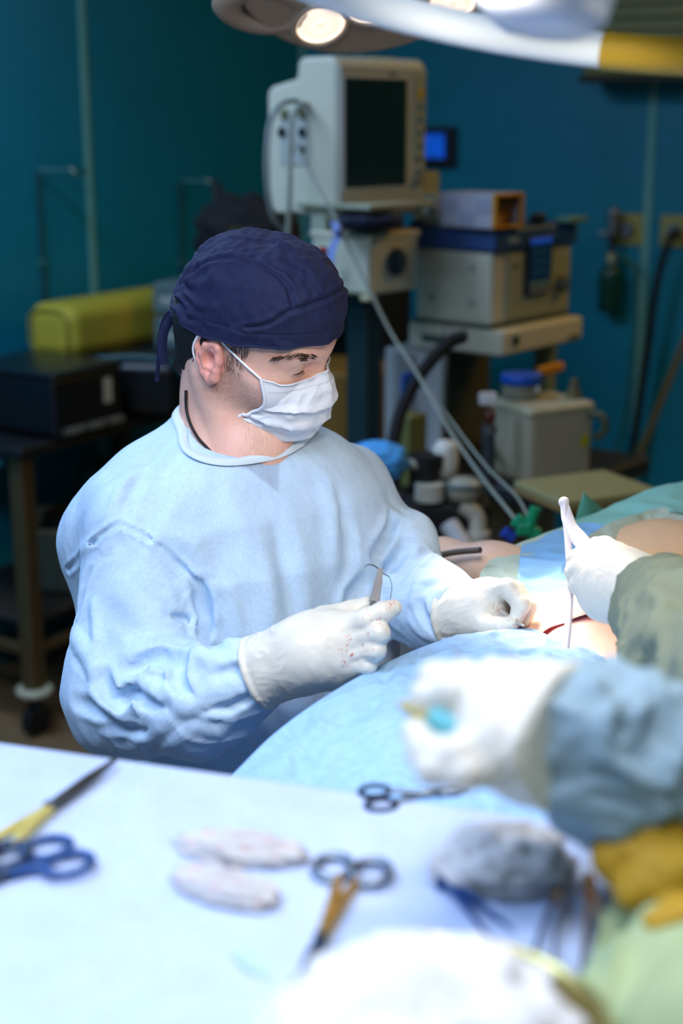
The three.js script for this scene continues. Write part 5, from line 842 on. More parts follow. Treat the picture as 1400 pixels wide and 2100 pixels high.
// hair below the cap, brows, lashes, eyes
{
  const hairM = mat(0x120d0a, 0.6), strands = [], brows = [];
  const surf = (X, Y, Z) => { let p = [X, Y, Z]; for (let i = 0; i < 12; i++) { const d = headLocal(...p), e = 0.001, g = nrm3([headLocal(p[0] + e, p[1], p[2]) - d, headLocal(p[0], p[1] + e, p[2]) - d, headLocal(p[0], p[1], p[2] + e) - d]); p = add3(p, g, -d); } const e = 0.001, d = headLocal(...p); return { p, n: nrm3([headLocal(p[0] + e, p[1], p[2]) - d, headLocal(p[0], p[1] + e, p[2]) - d, headLocal(p[0], p[1], p[2] + e) - d]) }; };
  const hair = (root, dir, L, r, lift) => { const { p, n } = surf(...root), m = add3(add3(p, dir, L * 0.5), n, lift), q = add3(add3(p, dir, L), n, lift * 0.6); return tube([add3(p, n, -0.0005), m, q].map(fromHead), r, 3, 4); };
  for (let i = 0; i < 900; i++) { // nape and behind the ear, on both sides
    const s = rnd() < 0.6 ? -1 : 1, az = (112 + rnd() * 68) * Math.PI / 180, y = 0.025 - rnd() * (0.075 + 0.02 * Math.sin(az * 3)); const rr = 0.085;
    strands.push(hair([s * rr * Math.sin(az), y, rr * Math.cos(az)], nrm3([s * 0.1, -1, -0.25 + 0.3 * rnd()]), 0.012 + 0.01 * rnd(), 0.0007, 0.002));
  }
  for (let i = 0; i < 500; i++) { const s = rnd() < 0.5 ? -1 : 1, y = 0.046 - rnd() * 0.05, z = 0.012 + rnd() * 0.026 - (0.046 - y) * 0.1; if (rnd() < 0.25 + 0.75 * sstep(-0.006, 0.03, y)) strands.push(hair([s * 0.08, y, z], nrm3([0, -1, 0.25 + 0.3 * rnd()]), 0.005 + 0.003 * rnd(), 0.00016, 0.0006)); }
  const hr = part(surgeon, 'hair', merge(strands), hairM);
  const shell = mesher((x, y, z) => { const d = Hd.skull(x, y, z) - 0.0018, nk = smin(d, Math.hypot(x / 1.1, z + 0.045) - 0.052, 0.03); return Math.max(smin(d, nk, 0.02), y - 0.03, -0.055 - y + 0.02 * noise3(x * 60, 1, z * 60), z + 0.022 + 0.004 * noise3(x * 80, y * 80, z * 80)); }, [-0.1, -0.09, -0.13], [0.1, 0.07, 0.02], 0.003).applyMatrix4(HEADM);
  part(hr, 'cropped_hair', shell, hairM);
  for (const s of [-1, 1]) for (let i = 0; i < 240; i++) { const t = rnd(), x = 0.013 + t * 0.042, y = 0.035 + 0.008 * Math.sin(t * 2.6) - 0.006 * t + (rnd() - 0.5) * 0.0075 * (1 - 0.6 * t), z = 0.09 - t * t * 0.03; brows.push(hair([s * x, y, z], nrm3([s * (0.8), 0.55 - t * 0.9, -0.35]), 0.006 + 0.003 * rnd(), 0.00022, 0.0008)); }
  part(surgeon, 'eyebrows', merge(brows), mat(0x3a261a, 0.7));
  for (const s of [-1, 1]) {
    const lash = []; const lid = (t, dy = 0) => { const a = (t - 0.5) * 2.1, c = [s * 0.034, 0.0155, 0.0765]; const y = -0.0048 + 0.0018 * Math.cos(a * 1.4) + dy, r = Math.sqrt(Math.max(0, 0.0150 ** 2 - y * y)); return [c[0] + r * Math.sin(a), c[1] + y, c[2] + r * Math.cos(a)]; };
    part(surgeon, 'eye', tube(Array.from({ length: 9 }, (_, i) => fromHead(lid(0.12 + i / 8 * 0.76))), 0.0007, 24, 6), mat(0x3a251a, 0.3));
    for (let i = 0; i < 18; i++) { const b = lid(0.1 + 0.8 * i / 17), o = nrm3([b[0] - s * 0.034, -0.004, b[2] - 0.0765]); lash.push(tube([b, add3(b, o, 0.0022), add3(add3(b, o, 0.004), [0, 1, 0], -0.0012)].map(fromHead), 0.00016, 3, 4)); }
    part(surgeon, 'eyelashes', merge(lash), mat(0x2c1b12, 0.6));
    part(surgeon, 'lid_crease', tube(Array.from({ length: 9 }, (_, i) => fromHead(lid(0.08 + i / 8 * 0.84, 0.0098 - 0.002 * Math.abs(i - 4) / 4))), 0.0007, 24, 6), mat(0x9c6a55, 0.6));
  }
}
// black cord round the neck
part(surgeon, 'neck_cord', tube([[-0.1956, 1.4669, -1.7962], [-0.1956, 1.4432, -1.7952], [-0.1908, 1.4273, -1.7869], [-0.1799, 1.4117, -1.7718], [-0.1687, 1.4022, -1.761], [-0.1584, 1.3935, -1.7526]].map((p) => add3(p, [-0.001, 0, 0.002])), 0.0019, 60, 8), mat(0x0c0c0d, 0.6));


// ---------------------------------------------------------------- the patient on the table, and the drapes
const drapeTone = tex(256, 256, (u, v) => { const k = 1 + 0.03 * tileNoise(u, v, 12) + 0.03 * tileNoise(u, v, 80, 5); return [150 * k, 192 * k, 236 * k]; }); drapeTone.repeat.set(3, 3);
const drapeMat = mat(0xffffff, 0.7, { map: drapeTone, bumpMap: nonwoven, bumpScale: 0.0002 }), tealDrape = mat(0x7fb9ad, 0.75, { bumpMap: nonwoven, bumpScale: 0.0002 }), paleDrape = mat(0xb9cdbd, 0.75, { bumpMap: nonwoven, bumpScale: 0.0002 }), brightDrape = mat(0x82bae8, 0.7, { bumpMap: nonwoven, bumpScale: 0.0002 });
const woundAt = [0.2852, 1.196, -1.6593], domeAt = [0.4553, 1.2022, -1.9721], tableDir = nrm3([0.5, 0, -0.85]), tableSide = nrm3([0.85, 0, 0.5]);
const bump2 = (x, z, c, r) => Math.exp(-((x - c[0]) ** 2 + (z - c[2]) ** 2) / (r * r));
function coverHeight(x, z) { return 1.195 + 0.075 * bump2(x, z, [woundAt[0] + 0.045, 0, woundAt[2] - 0.02], 0.085) + 0.062 * bump2(x, z, domeAt, 0.14) + 0.02 * bump2(x, z, add3(woundAt, tableDir, -0.35), 0.25); }
{
  const patient = thing('person', 'person lying draped on the operating table with bare torso at the wound', 'person');
  const B = (a, b, r, s) => bone(a, b, r, s), at = (f, s, y) => [woundAt[0] + tableDir[0] * f + tableSide[0] * s, y, woundAt[2] + tableDir[2] * f + tableSide[2] * s];
  const armA = [0.2165, 1.1705, -1.9634], armB = [0.1473, 1.164, -2.0238], armC = [0.085, 1.1324, -2.1396];
  const limbs = [B(at(-0.25, 0.08, 1.08), at(-0.55, 0.13, 1.065), 0.075, 0.06), B(at(-0.55, 0.13, 1.065), at(-0.85, 0.13, 1.05), 0.055, 0.04), B(at(-0.25, 0.24, 1.08), at(-0.55, 0.27, 1.065), 0.075, 0.06), B(at(-0.55, 0.27, 1.065), at(-0.85, 0.29, 1.05), 0.055, 0.04), B(armA, armB, 0.036, 0.032), B(armB, armC, 0.032, 0.026), B(at(0.4, 0.02, 1.11), armA, 0.055, 0.038), B(at(0.62, 0.12, 1.12), at(0.72, 0.14, 1.13), 0.05, 0.05)];
  const f = (x, y, z) => {
    let d = y - (coverHeight(x, z) - 0.012) + 0.0 * z; const dx = x - woundAt[0], dz = z - woundAt[2], a = dx * tableDir[0] + dz * tableDir[2], b = dx * tableSide[0] + dz * tableSide[2] - 0.12;
    const k = Math.hypot((a - 0.12) / 0.42, (b + 0.01) / 0.25); d = smax(d, (k - 1) * 0.2, 0.05); d = smax(d, 0.992 - y, 0.02);
    for (const l of limbs) d = smin(d, l(x, y, z), 0.04); d = smin(d, ball(at(0.84, 0.15, 1.13), [0.085, 0.1, 0.085])(x, y, z), 0.02); return d;
  };
  const g = mesher(f, [-0.35, 0.95, -2.75], [0.95, 1.32, -0.55], 0.0085, null, { slack: 0.05 });
  const p = g.attributes.position, col = new Float32Array(p.count * 3), cut = [[0.2236, 1.2277, -1.6058], [0.2507, 1.2221, -1.625], [0.2711, 1.2159, -1.6233], [0.2944, 1.2131, -1.6225], [0.3272, 1.2074, -1.6313]];
  const cutC = curve(cut).getPoints(60);
  for (let i = 0; i < p.count; i++) {
    const x = p.getX(i), y = p.getY(i), z = p.getZ(i); let d = 9; for (const q of cutC) d = Math.min(d, Math.hypot(x - q.x, z - q.z));
    const n = noise3(x * 40, y * 40, z * 40), blood = sstep(0.012, 0.002, d - 0.004 * n) * 0.9, flush = sstep(0.09, 0.0, d) * 0.12, iodWarm = sstep(0.2, 0.17, Math.hypot(x - domeAt[0], z - domeAt[2]) + 0.015 * n) * (0.32 + 0.4 * sstep(0.08, 0.12, Math.hypot(x - domeAt[0], z - domeAt[2]) + 0.02 * noise3(x * 25, 2, z * 25)));  // iodine stain plus warm light on the dome, both put into the skin
    const w = 1 + 0.04 * n; col[i * 3] = (0.80 - 0.35 * blood) * w; col[i * 3 + 1] = (0.56 - 0.48 * blood - flush * 0.3 - 0.14 * iodWarm) * w; col[i * 3 + 2] = (0.44 - 0.38 * blood - flush * 0.2 - 0.42 * iodWarm) * w;
  }
  g.setAttribute('color', new THREE.BufferAttribute(col, 3));
  part(patient, 'body', g, mat(0xffffff, 0.45, { vertexColors: true }));
  const onSkin = (q) => { let [x, y, z] = q; for (let i = 0; i < 30; i++) y -= f(x, y, z) * 0.7; return [x, y + 0.0006, z]; }, cutM = mat(0x8a0f14, 0.35), cutD = mat(0x5c0a0e, 0.35);
  part(patient, 'incision', taper(cut.slice(0, 3).map(onSkin), [0.0008, 0.003, 0.0006], 40, 8), cutM); part(patient, 'incision', taper([[0.2624, 1.2199, -1.6244], [0.2799, 1.2176, -1.6238], [0.3003, 1.2148, -1.623], [0.3237, 1.208, -1.6315]].map(onSkin), [0.0006, 0.0022, 0.0032, 0.0006], 40, 8), cutD);
  part(patient, 'hair', new THREE.SphereGeometry(0.098, 24, 16).scale(0.95, 1, 0.95), mat(0x2a1d14, 0.7), at(0.87, 0.155, 1.135));
}
// operating table under the patient
{
  const t = thing('operating_table', 'padded operating table hidden under the patient\'s blue drapes', 'operating table', [woundAt[0] + tableSide[0] * 0.16, 0, woundAt[2] + tableSide[2] * 0.16], Math.atan2(-tableDir[0], -tableDir[2]) );
  part(t, 'mattress', rbox(0.33, 0.05, 1.5, 0.02, 4), mat(0x1b1c1e, 0.5), [0, 0.965, -0.05]); part(t, 'frame', rbox(0.31, 0.05, 1.45, 0.01), steel, [0, 0.91, -0.05]); part(t, 'pedestal', rbox(0.26, 0.78, 0.34, 0.02), steel, [0, 0.49, 0.1]); part(t, 'base', rbox(0.5, 0.1, 0.9, 0.02), mat(0x9a9da0, 0.4), [0, 0.05, 0.1]);
  const a = [0.2165, 1.1469, -1.9569], b = [0.0879, 1.1258, -2.0548], m = mix3(a, b, 0.5), arm = thing('arm_board', 'padded arm board carrying the patient\'s bare forearm', 'arm board', [m[0], m[1] - 0.062, m[2]], Math.atan2(-(b[2] - a[2]), b[0] - a[0]));
  part(arm, 'pad', rbox(0.34, 0.04, 0.13, 0.015), blackRubber, [0, 0.01, 0]); part(arm, 'rail', rbox(0.4, 0.02, 0.03, 0.004), steel, [-0.08, -0.022, 0]); part(arm, 'support_post', cyl(0.02, 0.02, m[1] - 0.1, 18), steel, [0, -(m[1] - 0.1) / 2 - 0.03, 0]); part(arm, 'support_foot', cyl(0.1, 0.12, 0.03, 28), darkPlastic, [0, -m[1] + 0.051, 0]);
  solo('blood_pressure_line', 'dark thin line crossing over the patient\'s forearm', 'tube', tube([[0.1932, 1.2196, -1.9147], [0.1583, 1.2076, -1.9425], [0.1257, 1.1921, -1.9693], [0.0719, 1.1695, -2.0253]], 0.0045, 30, 8), mat(0x57504a, 0.5));
}
// drapes: each a sheet lying on the body, with its own folds
{
  // near drape: left edge over the side of the patient, then the flat top
  const ridge = curve([[-0.1763, 1.1542, -1.1708], [-0.1107, 1.1725, -1.3003], [-0.0677, 1.1905, -1.3674], [0, 1.2088, -1.4451], [0.0714, 1.2165, -1.5198], [0.131, 1.2141, -1.5813], [0.2041, 1.2063, -1.631]]);
  const right = curve([[0.2676, 1.2, -0.8587], [0.2992, 1.2, -1.0556], [0.3178, 1.2, -1.1854], [0.3403, 1.2, -1.3225], [0.3423, 1.2, -1.4217], [0.322, 1.205, -1.4783], [0.3025, 1.1844, -1.5939]]);
  const f = (u, v) => {
    const a = ridge.getPoint(u), b = right.getPoint(u), hang = 0.22; // v below hang: the part that hangs down the side
    if (v < hang) { const t = 1 - v / hang, n = nrm3([-(b.x - a.x), 0, -(b.z - a.z)]), out = 0.01 * Math.sin(t * 3.1) - t * 0.03 * (1 + noise3(u * 9, t * 1.2, 3)), drop = t * t * 0.16 + t * 0.32; return [a.x + n[0] * out, a.y - 0.004 - drop * Math.min(1, t * 6), a.z + n[2] * out, u * 1.0, v * 0.6]; }
    const t = (v - hang) / (1 - hang), x = a.x + (b.x - a.x) * t, z = a.z + (b.z - a.z) * t, flat = Math.sin(Math.PI * Math.min(1, t * 1.0 + 0.02)), y = a.y + (b.y - a.y) * t + 0.02 * flat * bump2(x, z, add3(woundAt, tableDir, -0.3), 0.3) + sstep(0, 0.1, t) * (0.006 * crease(x, 0.2, z, 7, 2) + 0.003 * crease(x, 0.2, z, 19, 6) + 0.006 * noise3(x * 6, 1, z * 6)) - 0.012 * sstep(0.08, 0, t) * t;
    return [x, y, z, u * 1.0, v * 1.0];
  };
  const g = sheet(f, 170, 130);
  solo('patient_drape', 'wide pale blue drape over the patient in front of the surgeon', 'drape', g, drapeMat);
  const ruled = (name, label, lowPts, upPts, m, wr, freq, k) => { const lo = curve(lowPts), up = curve(upPts); return solo(name, label, 'drape', sheet((u, v) => { const a = lo.getPoint(u), b = up.getPoint(u), e = Math.sin(Math.PI * Math.min(1, 0.1 + v * 0.9)), x = a.x + (b.x - a.x) * v, z = a.z + (b.z - a.z) * v; return [x, a.y + (b.y - a.y) * v + wr * (0.7 * crease(x, 0.3, z, freq, k) + 0.9 * noise3(x * freq * 0.5 + k, 2, z * freq * 0.5)) * (0.35 + 0.65 * e), z, x, z]; }, 110, 60), m); };
  ruled('teal_drape', 'sea-green drape sheet running from the fist up to the right edge', [[0.2215, 1.195, -1.887], [0.2695, 1.197, -1.9486], [0.331, 1.2, -2.0362], [0.3894, 1.205, -2.063], [0.4397, 1.215, -2.0813], [0.4995, 1.225, -2.0891], [0.5846, 1.235, -2.0803]], [[0.2418, 1.2, -1.9792], [0.276, 1.2, -2.0286], [0.3214, 1.205, -2.071], [0.3787, 1.21, -2.1323], [0.439, 1.22, -2.1763], [0.5005, 1.23, -2.2171], [0.641, 1.24, -2.2973]], tealDrape, 0.007, 9, 12);
  ruled('pale_drape', 'pale grey-green drape beside the patient\'s bare forearm', [[0.166, 1.19, -1.7489], [0.1955, 1.192, -1.7622], [0.2321, 1.194, -1.8058], [0.2733, 1.196, -1.873], [0.3319, 1.2, -1.9506]], [[0.1906, 1.197, -1.8808], [0.215, 1.2, -1.9436], [0.2457, 1.203, -1.9838], [0.2823, 1.206, -2.0235], [0.3518, 1.21, -2.0801]], paleDrape, 0.006, 9, 8);
  ruled('wound_drape', 'bright blue drape patch between the surgeon\'s fist and the suction tube', [[0.2072, 1.195, -1.6449], [0.2382, 1.2, -1.6571], [0.2723, 1.205, -1.6875], [0.3014, 1.21, -1.7195], [0.3423, 1.215, -1.7432]], [[0.2562, 1.208, -1.9672], [0.2911, 1.21, -2.0098], [0.326, 1.212, -2.0545], [0.3662, 1.214, -2.0794], [0.4053, 1.216, -2.0457]], brightDrape, 0.009, 11, 3);
  ruled('edge_drape', 'thin grey-green drape border around the bare orange dome', [[0.3439, 1.2238, -1.8847], [0.3715, 1.2274, -1.9168], [0.412, 1.2251, -1.9784], [0.4599, 1.2201, -2.0392], [0.5418, 1.2155, -2.0795]], [[0.3407, 1.2407, -1.9101], [0.3787, 1.2399, -1.9721], [0.4312, 1.2346, -2.0432], [0.4803, 1.2286, -2.1038], [0.5569, 1.2239, -2.144]], paleDrape, 0.003, 14, 21);
  // stiff corner that stands up
  solo('drape_corner', 'sea-green drape corner sticking up behind the white suction handle', 'drape', sheet((u, v) => { const a = [0.3597, 1.2036, -2.1384], b = [0.4158, 1.2039, -2.2007], c = [0.3766, 1.2393, -2.1689], p = mix3(mix3(a, b, u), c, v); return [p[0], p[1] - 0.004 + 0.004 * Math.sin(u * 3), p[2] + 0.012 * Math.sin(u * 3.1) * (1 - v)]; }, 14, 14), mat(0x4f9c8c, 0.75));
}


// ---------------------------------------------------------------- the assistant on the right: two sleeves and two gloved hands in view
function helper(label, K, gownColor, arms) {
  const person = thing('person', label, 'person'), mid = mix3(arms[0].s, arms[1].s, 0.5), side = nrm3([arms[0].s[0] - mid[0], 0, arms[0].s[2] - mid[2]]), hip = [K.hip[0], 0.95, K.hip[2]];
  const gb = [...arms.flatMap((a) => [bone(a.s, a.e, 0.078, a.w[0]), ...(a.tintedFore ? [] : [bone(a.e, a.m, a.w[0], a.w[1]), bone(a.m, a.c, a.w[1], a.w[2])])]), bone(arms[0].s, arms[1].s, 0.09, 0.09), bone(add3(mid, [0, -0.08, 0]), [hip[0], 1.0, hip[2]], 0.13, 0.145), bone([hip[0], 1.0, hip[2]], [hip[0], 0.42, hip[2]], 0.15, 0.19)];
  const f = (x, y, z) => { let d = 9; for (const b of gb) d = smin(d, b(x, y, z), 0.03); if (Math.abs(d) > 0.05) return d; return d - 0.008 * crease(x, y, z, 8, 3) - 0.004 * crease(x, y, z, 19, 7) + 0.004; };
  const all = [K.head, ...arms.flatMap((a) => [a.s, a.e, a.m, a.c])], lo = [0, 1, 2].map((k) => Math.min(...all.map((q) => q[k])) - 0.25), hi = [0, 1, 2].map((k) => Math.max(...all.map((q) => q[k])) + 0.25); lo[1] = -0.02;
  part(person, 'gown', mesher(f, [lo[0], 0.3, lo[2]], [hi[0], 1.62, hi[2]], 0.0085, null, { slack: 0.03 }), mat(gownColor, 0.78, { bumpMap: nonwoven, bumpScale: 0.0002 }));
  const foot = (s) => add3([hip[0], 0.08, hip[2]], side, s), core = [...arms.flatMap((a) => [bone(a.s, a.e, 0.045, 0.038), bone(a.e, a.m, 0.038, 0.034), bone(a.m, a.hand.palm[0][0], 0.034, 0.026)]), bone(mid, hip, 0.1, 0.11), bone(mid, K.head, 0.052, 0.055), ball(K.head, [0.08, 0.115, 0.09]), bone(add3(hip, side, 0.08), foot(0.08), 0.08, 0.045), bone(add3(hip, side, -0.08), foot(-0.08), 0.08, 0.045), bone(foot(0.08), add3(add3(foot(0.08), K.face, 0.15), [0, -0.04, 0]), 0.045, 0.036), bone(foot(-0.08), add3(add3(foot(-0.08), K.face, 0.15), [0, -0.04, 0]), 0.045, 0.036)];
  part(person, 'body', mesher((x, y, z) => { let d = 9; for (const b of core) d = smin(d, b(x, y, z), 0.03); return d; }, lo, hi, 0.014, () => [0.45, 0.5]), skinMat);
  const turn = Math.atan2(K.face[0], K.face[2]); part(person, 'cap', new THREE.SphereGeometry(0.1, 28, 16, 0, Math.PI * 2, 0, Math.PI * 0.55).scale(0.95, 1.15, 1.0), mat(0x2a5a72, 0.8), add3(K.head, [0, 0.02, 0]));
  part(person, 'mask', new THREE.SphereGeometry(0.08, 24, 14, 0, Math.PI).scale(0.95, 0.85, 0.75), mat(0xdfe8ee, 0.8), add3(add3(K.head, K.face, 0.035), [0, -0.045, 0]), [0, turn, 0]);
  for (const a of arms) glove(person, a.hand, handField(a.hand), a.cuffR, a.stains ?? [], 0.02); return person;
}
{
  const F = {
    palm: [[[0.339, 1.2865, -1.5182], [0.3124, 1.2908, -1.5609], 0.034, 0.036], [[0.3134, 1.292, -1.5664], [0.2937, 1.3009, -1.5844], 0.032, 0.022], [[0.3124, 1.2828, -1.5587], [0.2936, 1.285, -1.5697], 0.032, 0.022], [[0.3213, 1.2785, -1.5368], [0.2974, 1.2667, -1.5543], 0.032, 0.02]],
    fingers: [
      { p: [[0.2994, 1.3063, -1.5859], [0.2822, 1.3114, -1.5925], [0.2737, 1.3029, -1.6005], [0.2824, 1.2889, -1.6226]], r: [0.0145, 0.0125, 0.0115, 0.0095] }, { p: [[0.2962, 1.2959, -1.5778], [0.2749, 1.2991, -1.5787], [0.2706, 1.2913, -1.5921], [0.2835, 1.2789, -1.6198]], r: [0.0145, 0.0122, 0.0112, 0.0095] },
      { p: [[0.2964, 1.285, -1.5697], [0.2766, 1.2838, -1.5714], [0.274, 1.276, -1.5879], [0.2853, 1.2681, -1.6065]], r: [0.014, 0.012, 0.011, 0.009] }, { p: [[0.2994, 1.2711, -1.5638], [0.2864, 1.2683, -1.5651], [0.2864, 1.2597, -1.5835], [0.2968, 1.2532, -1.6024]], r: [0.013, 0.011, 0.010, 0.008] },
      { p: [[0.328, 1.3042, -1.5646], [0.3162, 1.3128, -1.5877], [0.3066, 1.3172, -1.6044], [0.2982, 1.3165, -1.6146]], r: [0.02, 0.015, 0.0125, 0.010] },
    ], cuff: [[0.3494, 1.2884, -1.4669], [0.3329, 1.2885, -1.5292]],
  };
  const N = {
    palm: [[[0.1342, 1.4294, -0.8316], [0.1086, 1.4335, -0.8223], 0.034, 0.033], [[0.1159, 1.4411, -0.8348], [0.1018, 1.4431, -0.8457], 0.028, 0.02], [[0.1086, 1.4335, -0.8223], [0.094, 1.4405, -0.8139], 0.03, 0.02], [[0.1163, 1.4232, -0.8091], [0.0938, 1.4311, -0.7957], 0.027, 0.018]],
    fingers: [
      { p: [[0.0987, 1.4476, -0.8469], [0.078, 1.4536, -0.8589], [0.0596, 1.4517, -0.8636], [0.053, 1.4413, -0.8659]], r: [0.0135, 0.0115, 0.0105, 0.009] }, { p: [[0.094, 1.4441, -0.8356], [0.0694, 1.4568, -0.8287], [0.0537, 1.4494, -0.837], [0.05, 1.4366, -0.8439]], r: [0.0135, 0.0112, 0.0105, 0.009] },
      { p: [[0.0899, 1.4332, -0.8015], [0.0667, 1.4334, -0.786], [0.0498, 1.4325, -0.7961], [0.0447, 1.4362, -0.8127]], r: [0.0135, 0.0115, 0.0105, 0.009] }, { p: [[0.0938, 1.4268, -0.7946], [0.072, 1.4263, -0.7789], [0.0536, 1.4261, -0.784], [0.0469, 1.4302, -0.7955]], r: [0.0125, 0.0105, 0.0095, 0.0085] },
      { p: [[0.1169, 1.4437, -0.8562], [0.1127, 1.4414, -0.8867], [0.1014, 1.4389, -0.9016], [0.0937, 1.4316, -0.9048]], r: [0.018, 0.014, 0.0115, 0.0095] },
    ], cuff: [[0.1403, 1.4312, -0.8217], [0.1281, 1.4294, -0.8316]],
  };
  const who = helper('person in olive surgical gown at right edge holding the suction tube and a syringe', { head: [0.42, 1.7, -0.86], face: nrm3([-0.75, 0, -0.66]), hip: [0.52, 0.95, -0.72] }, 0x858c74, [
    { s: [0.55, 1.46, -1.0], e: [0.3478, 1.3294, -1.1152], m: [0.3412, 1.3155, -1.2773], c: [0.3432, 1.299, -1.418], w: [0.07, 0.068, 0.062], hand: F, cuffR: 0.041 },
    { s: [0.37, 1.44, -0.66], e: [0.2364, 1.3745, -0.8476], m: [0.1734, 1.4119, -0.8371], c: [0.1449, 1.4258, -0.8306], w: [0.046, 0.04, 0.03], tintedFore: true, hand: N, cuffR: 0.038, stains: [[[0.0875, 1.4543, -0.7969], 0.02, 0.8], [[0.0698, 1.4431, -0.7731], 0.02, 0.7]] }]);
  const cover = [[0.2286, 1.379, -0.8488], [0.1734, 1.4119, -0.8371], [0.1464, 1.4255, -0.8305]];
  part(who, 'cool_tint_sleeve', mesher((x, y, z) => smin(bone(cover[0], cover[1], 0.052, 0.05)(x, y, z), bone(cover[1], cover[2], 0.05, 0.043)(x, y, z), 0.02) - 0.006 * crease(x, y, z, 11, 5) - 0.003 * crease(x, y, z, 26, 2), [0.05, 1.15, -1.1], [0.36, 1.48, -0.74], 0.005), mat(0x8aa4b2, 0.75, { bumpMap: nonwoven, bumpScale: 0.0002 }));  // cool light on the near sleeve of the same gown, put into its colour
  // what the near hand holds: a teal-sleeved syringe with ochre tip
  const s0 = [0.0546, 1.4408, -0.8295], s1 = [0.1119, 1.4247, -0.8095];
  const sy = thing('teal_syringe', 'blurred teal-sleeved syringe gripped in the nearest gloved hand', 'syringe');
  part(sy, 'barrel', taper([s0, mix3(s0, s1, 0.5), s1], [0.011, 0.012, 0.012], 20, 20), mat(0x6fc4d0, 0.5)); part(sy, 'plunger', taper([s1, add3(s1, nrm3(sub3(s1, s0)), 0.05)], [0.007, 0.007], 8, 14), mat(0x2f7f8c, 0.5)); part(sy, 'tip', taper([s0, add3(s0, nrm3(sub3(s0, s1)), 0.02)], [0.008, 0.003], 8, 14), mat(0xc0b070, 0.5));
  const o0 = [0.0904, 1.4392, -0.855], o1 = [0.0764, 1.4509, -0.9204]; const oc = thing('brass_clamp', 'brass-jointed clamp upright above the nearest gloved hand', 'clamp');
  part(oc, 'shaft', taper([o0, mix3(o0, o1, 0.5), o1], [0.005, 0.0035, 0.002], 16, 12), steel); part(oc, 'joint', moved(new THREE.SphereGeometry(0.01, 18, 12), ...o0), mat(0xb98a3a, 0.35, { metalness: 0.8 }));
}
// suction handle and its straight tube, held by the far gloved hand
{
  const tip = [0.269, 1.3508, -1.6811], a = [0.2748, 1.3265, -1.6588], b = [0.2898, 1.3082, -1.6383], low = [0.251, 1.2081, -1.5174];
  const t = thing('suction_tube', 'white bent suction tube standing upright in the assistant\'s glove', 'suction tube');
  const tubeM = mat(0xd9d4dc, 0.3);
  part(t, 'straight_tube', taper([tip, [0.2703, 1.3068, -1.643], [0.2665, 1.2619, -1.5944], [0.2542, 1.2193, -1.5309], low], [0.0045, 0.0042, 0.0042, 0.0042, 0.0042], 60, 14), tubeM);
  part(t, 'handle_blade', taper([tip, a, b, [0.2968, 1.3011, -1.6259]], [0.0055, 0.008, 0.0105, 0.011], 40, 16, 0.5), mat(0xe8e4ea, 0.35)); part(t, 'bend', moved(new THREE.SphereGeometry(0.0068, 18, 12), ...tip), tubeM);
}
// instruments in the surgeon's hands
{
  const tip = [0.0423, 1.3168, -1.5266], box_ = [0.0354, 1.2774, -1.523], ringA = [0.0067, 1.19, -1.5332], ringB = [0.0213, 1.1809, -1.5411];
  const t = thing('needle_holder', 'steel needle holder gripping a curved needle in surgeon\'s near hand', 'needle holder');
  const st = mat(0xc4bcb6, 0.3, { metalness: 0.45 });
  part(t, 'jaw', taper([tip, [0.0402, 1.3029, -1.5238], box_], [0.002, 0.0038, 0.005], 20, 12, 0.75), st); part(t, 'jaw', taper([add3(tip, [0.0022, 0, 0.001]), [0.0428, 1.3022, -1.5225], add3(box_, [0.003, 0, 0.002])], [0.0015, 0.003, 0.0042], 20, 12, 0.75), st);
  part(t, 'joint_screw', moved(cyl(0.004, 0.004, 0.012, 18), ...box_, Math.PI / 2), steel); part(t, 'shank', taper([box_, [0.0231, 1.2317, -1.5291], ringA], [0.004, 0.0034, 0.003], 24, 12), st); part(t, 'shank', taper([box_, [0.0287, 1.2307, -1.5319], ringB], [0.004, 0.0034, 0.003], 24, 12), st);
  for (const r of [ringA, ringB]) part(t, 'finger_ring', new THREE.TorusGeometry(0.011, 0.0026, 10, 28), mat(0xc9a24a, 0.3, { metalness: 1 }), add3(r, [0, -0.008, 0]));
  const n = thing('suture', 'thin black curved needle and thread at the needle holder tip', 'suture'); const bl = mat(0x1c2026, 0.35);
  part(n, 'needle', taper([[0.026, 1.3168, -1.5266], [0.0277, 1.3194, -1.5273], [0.0325, 1.32, -1.5274], [0.038, 1.3179, -1.5268], [0.0423, 1.3142, -1.5258], [0.0466, 1.3106, -1.5248], [0.0532, 1.3069, -1.5238]], [0.0003, 0.0006, 0.0007, 0.0007, 0.0006, 0.0005], 50, 8), bl);
  part(n, 'thread', tube([[0.0532, 1.3069, -1.5238], [0.0562, 1.2949, -1.5309], [0.0553, 1.2726, -1.5455], [0.0502, 1.2475, -1.5179], [0.0461, 1.232, -1.4825], [0.0344, 1.2136, -1.4827], [0.0217, 1.1934, -1.4927], [0.0108, 1.1777, -1.4884]], 0.00035, 90, 6), bl);
  const f = thing('tissue_forceps', 'slim forceps held inside the surgeon\'s brightly lit fist', 'forceps');
  part(f, 'leg', taper([[0.1831, 1.2301, -1.6738], [0.1952, 1.2211, -1.6507], [0.2174, 1.2165, -1.6131]], [0.004, 0.003, 0.001], 20, 10), st); part(f, 'leg', taper([[0.1804, 1.2264, -1.6697], [0.1925, 1.2181, -1.6467], [0.2174, 1.216, -1.6129]], [0.004, 0.003, 0.001], 20, 10), st);
}


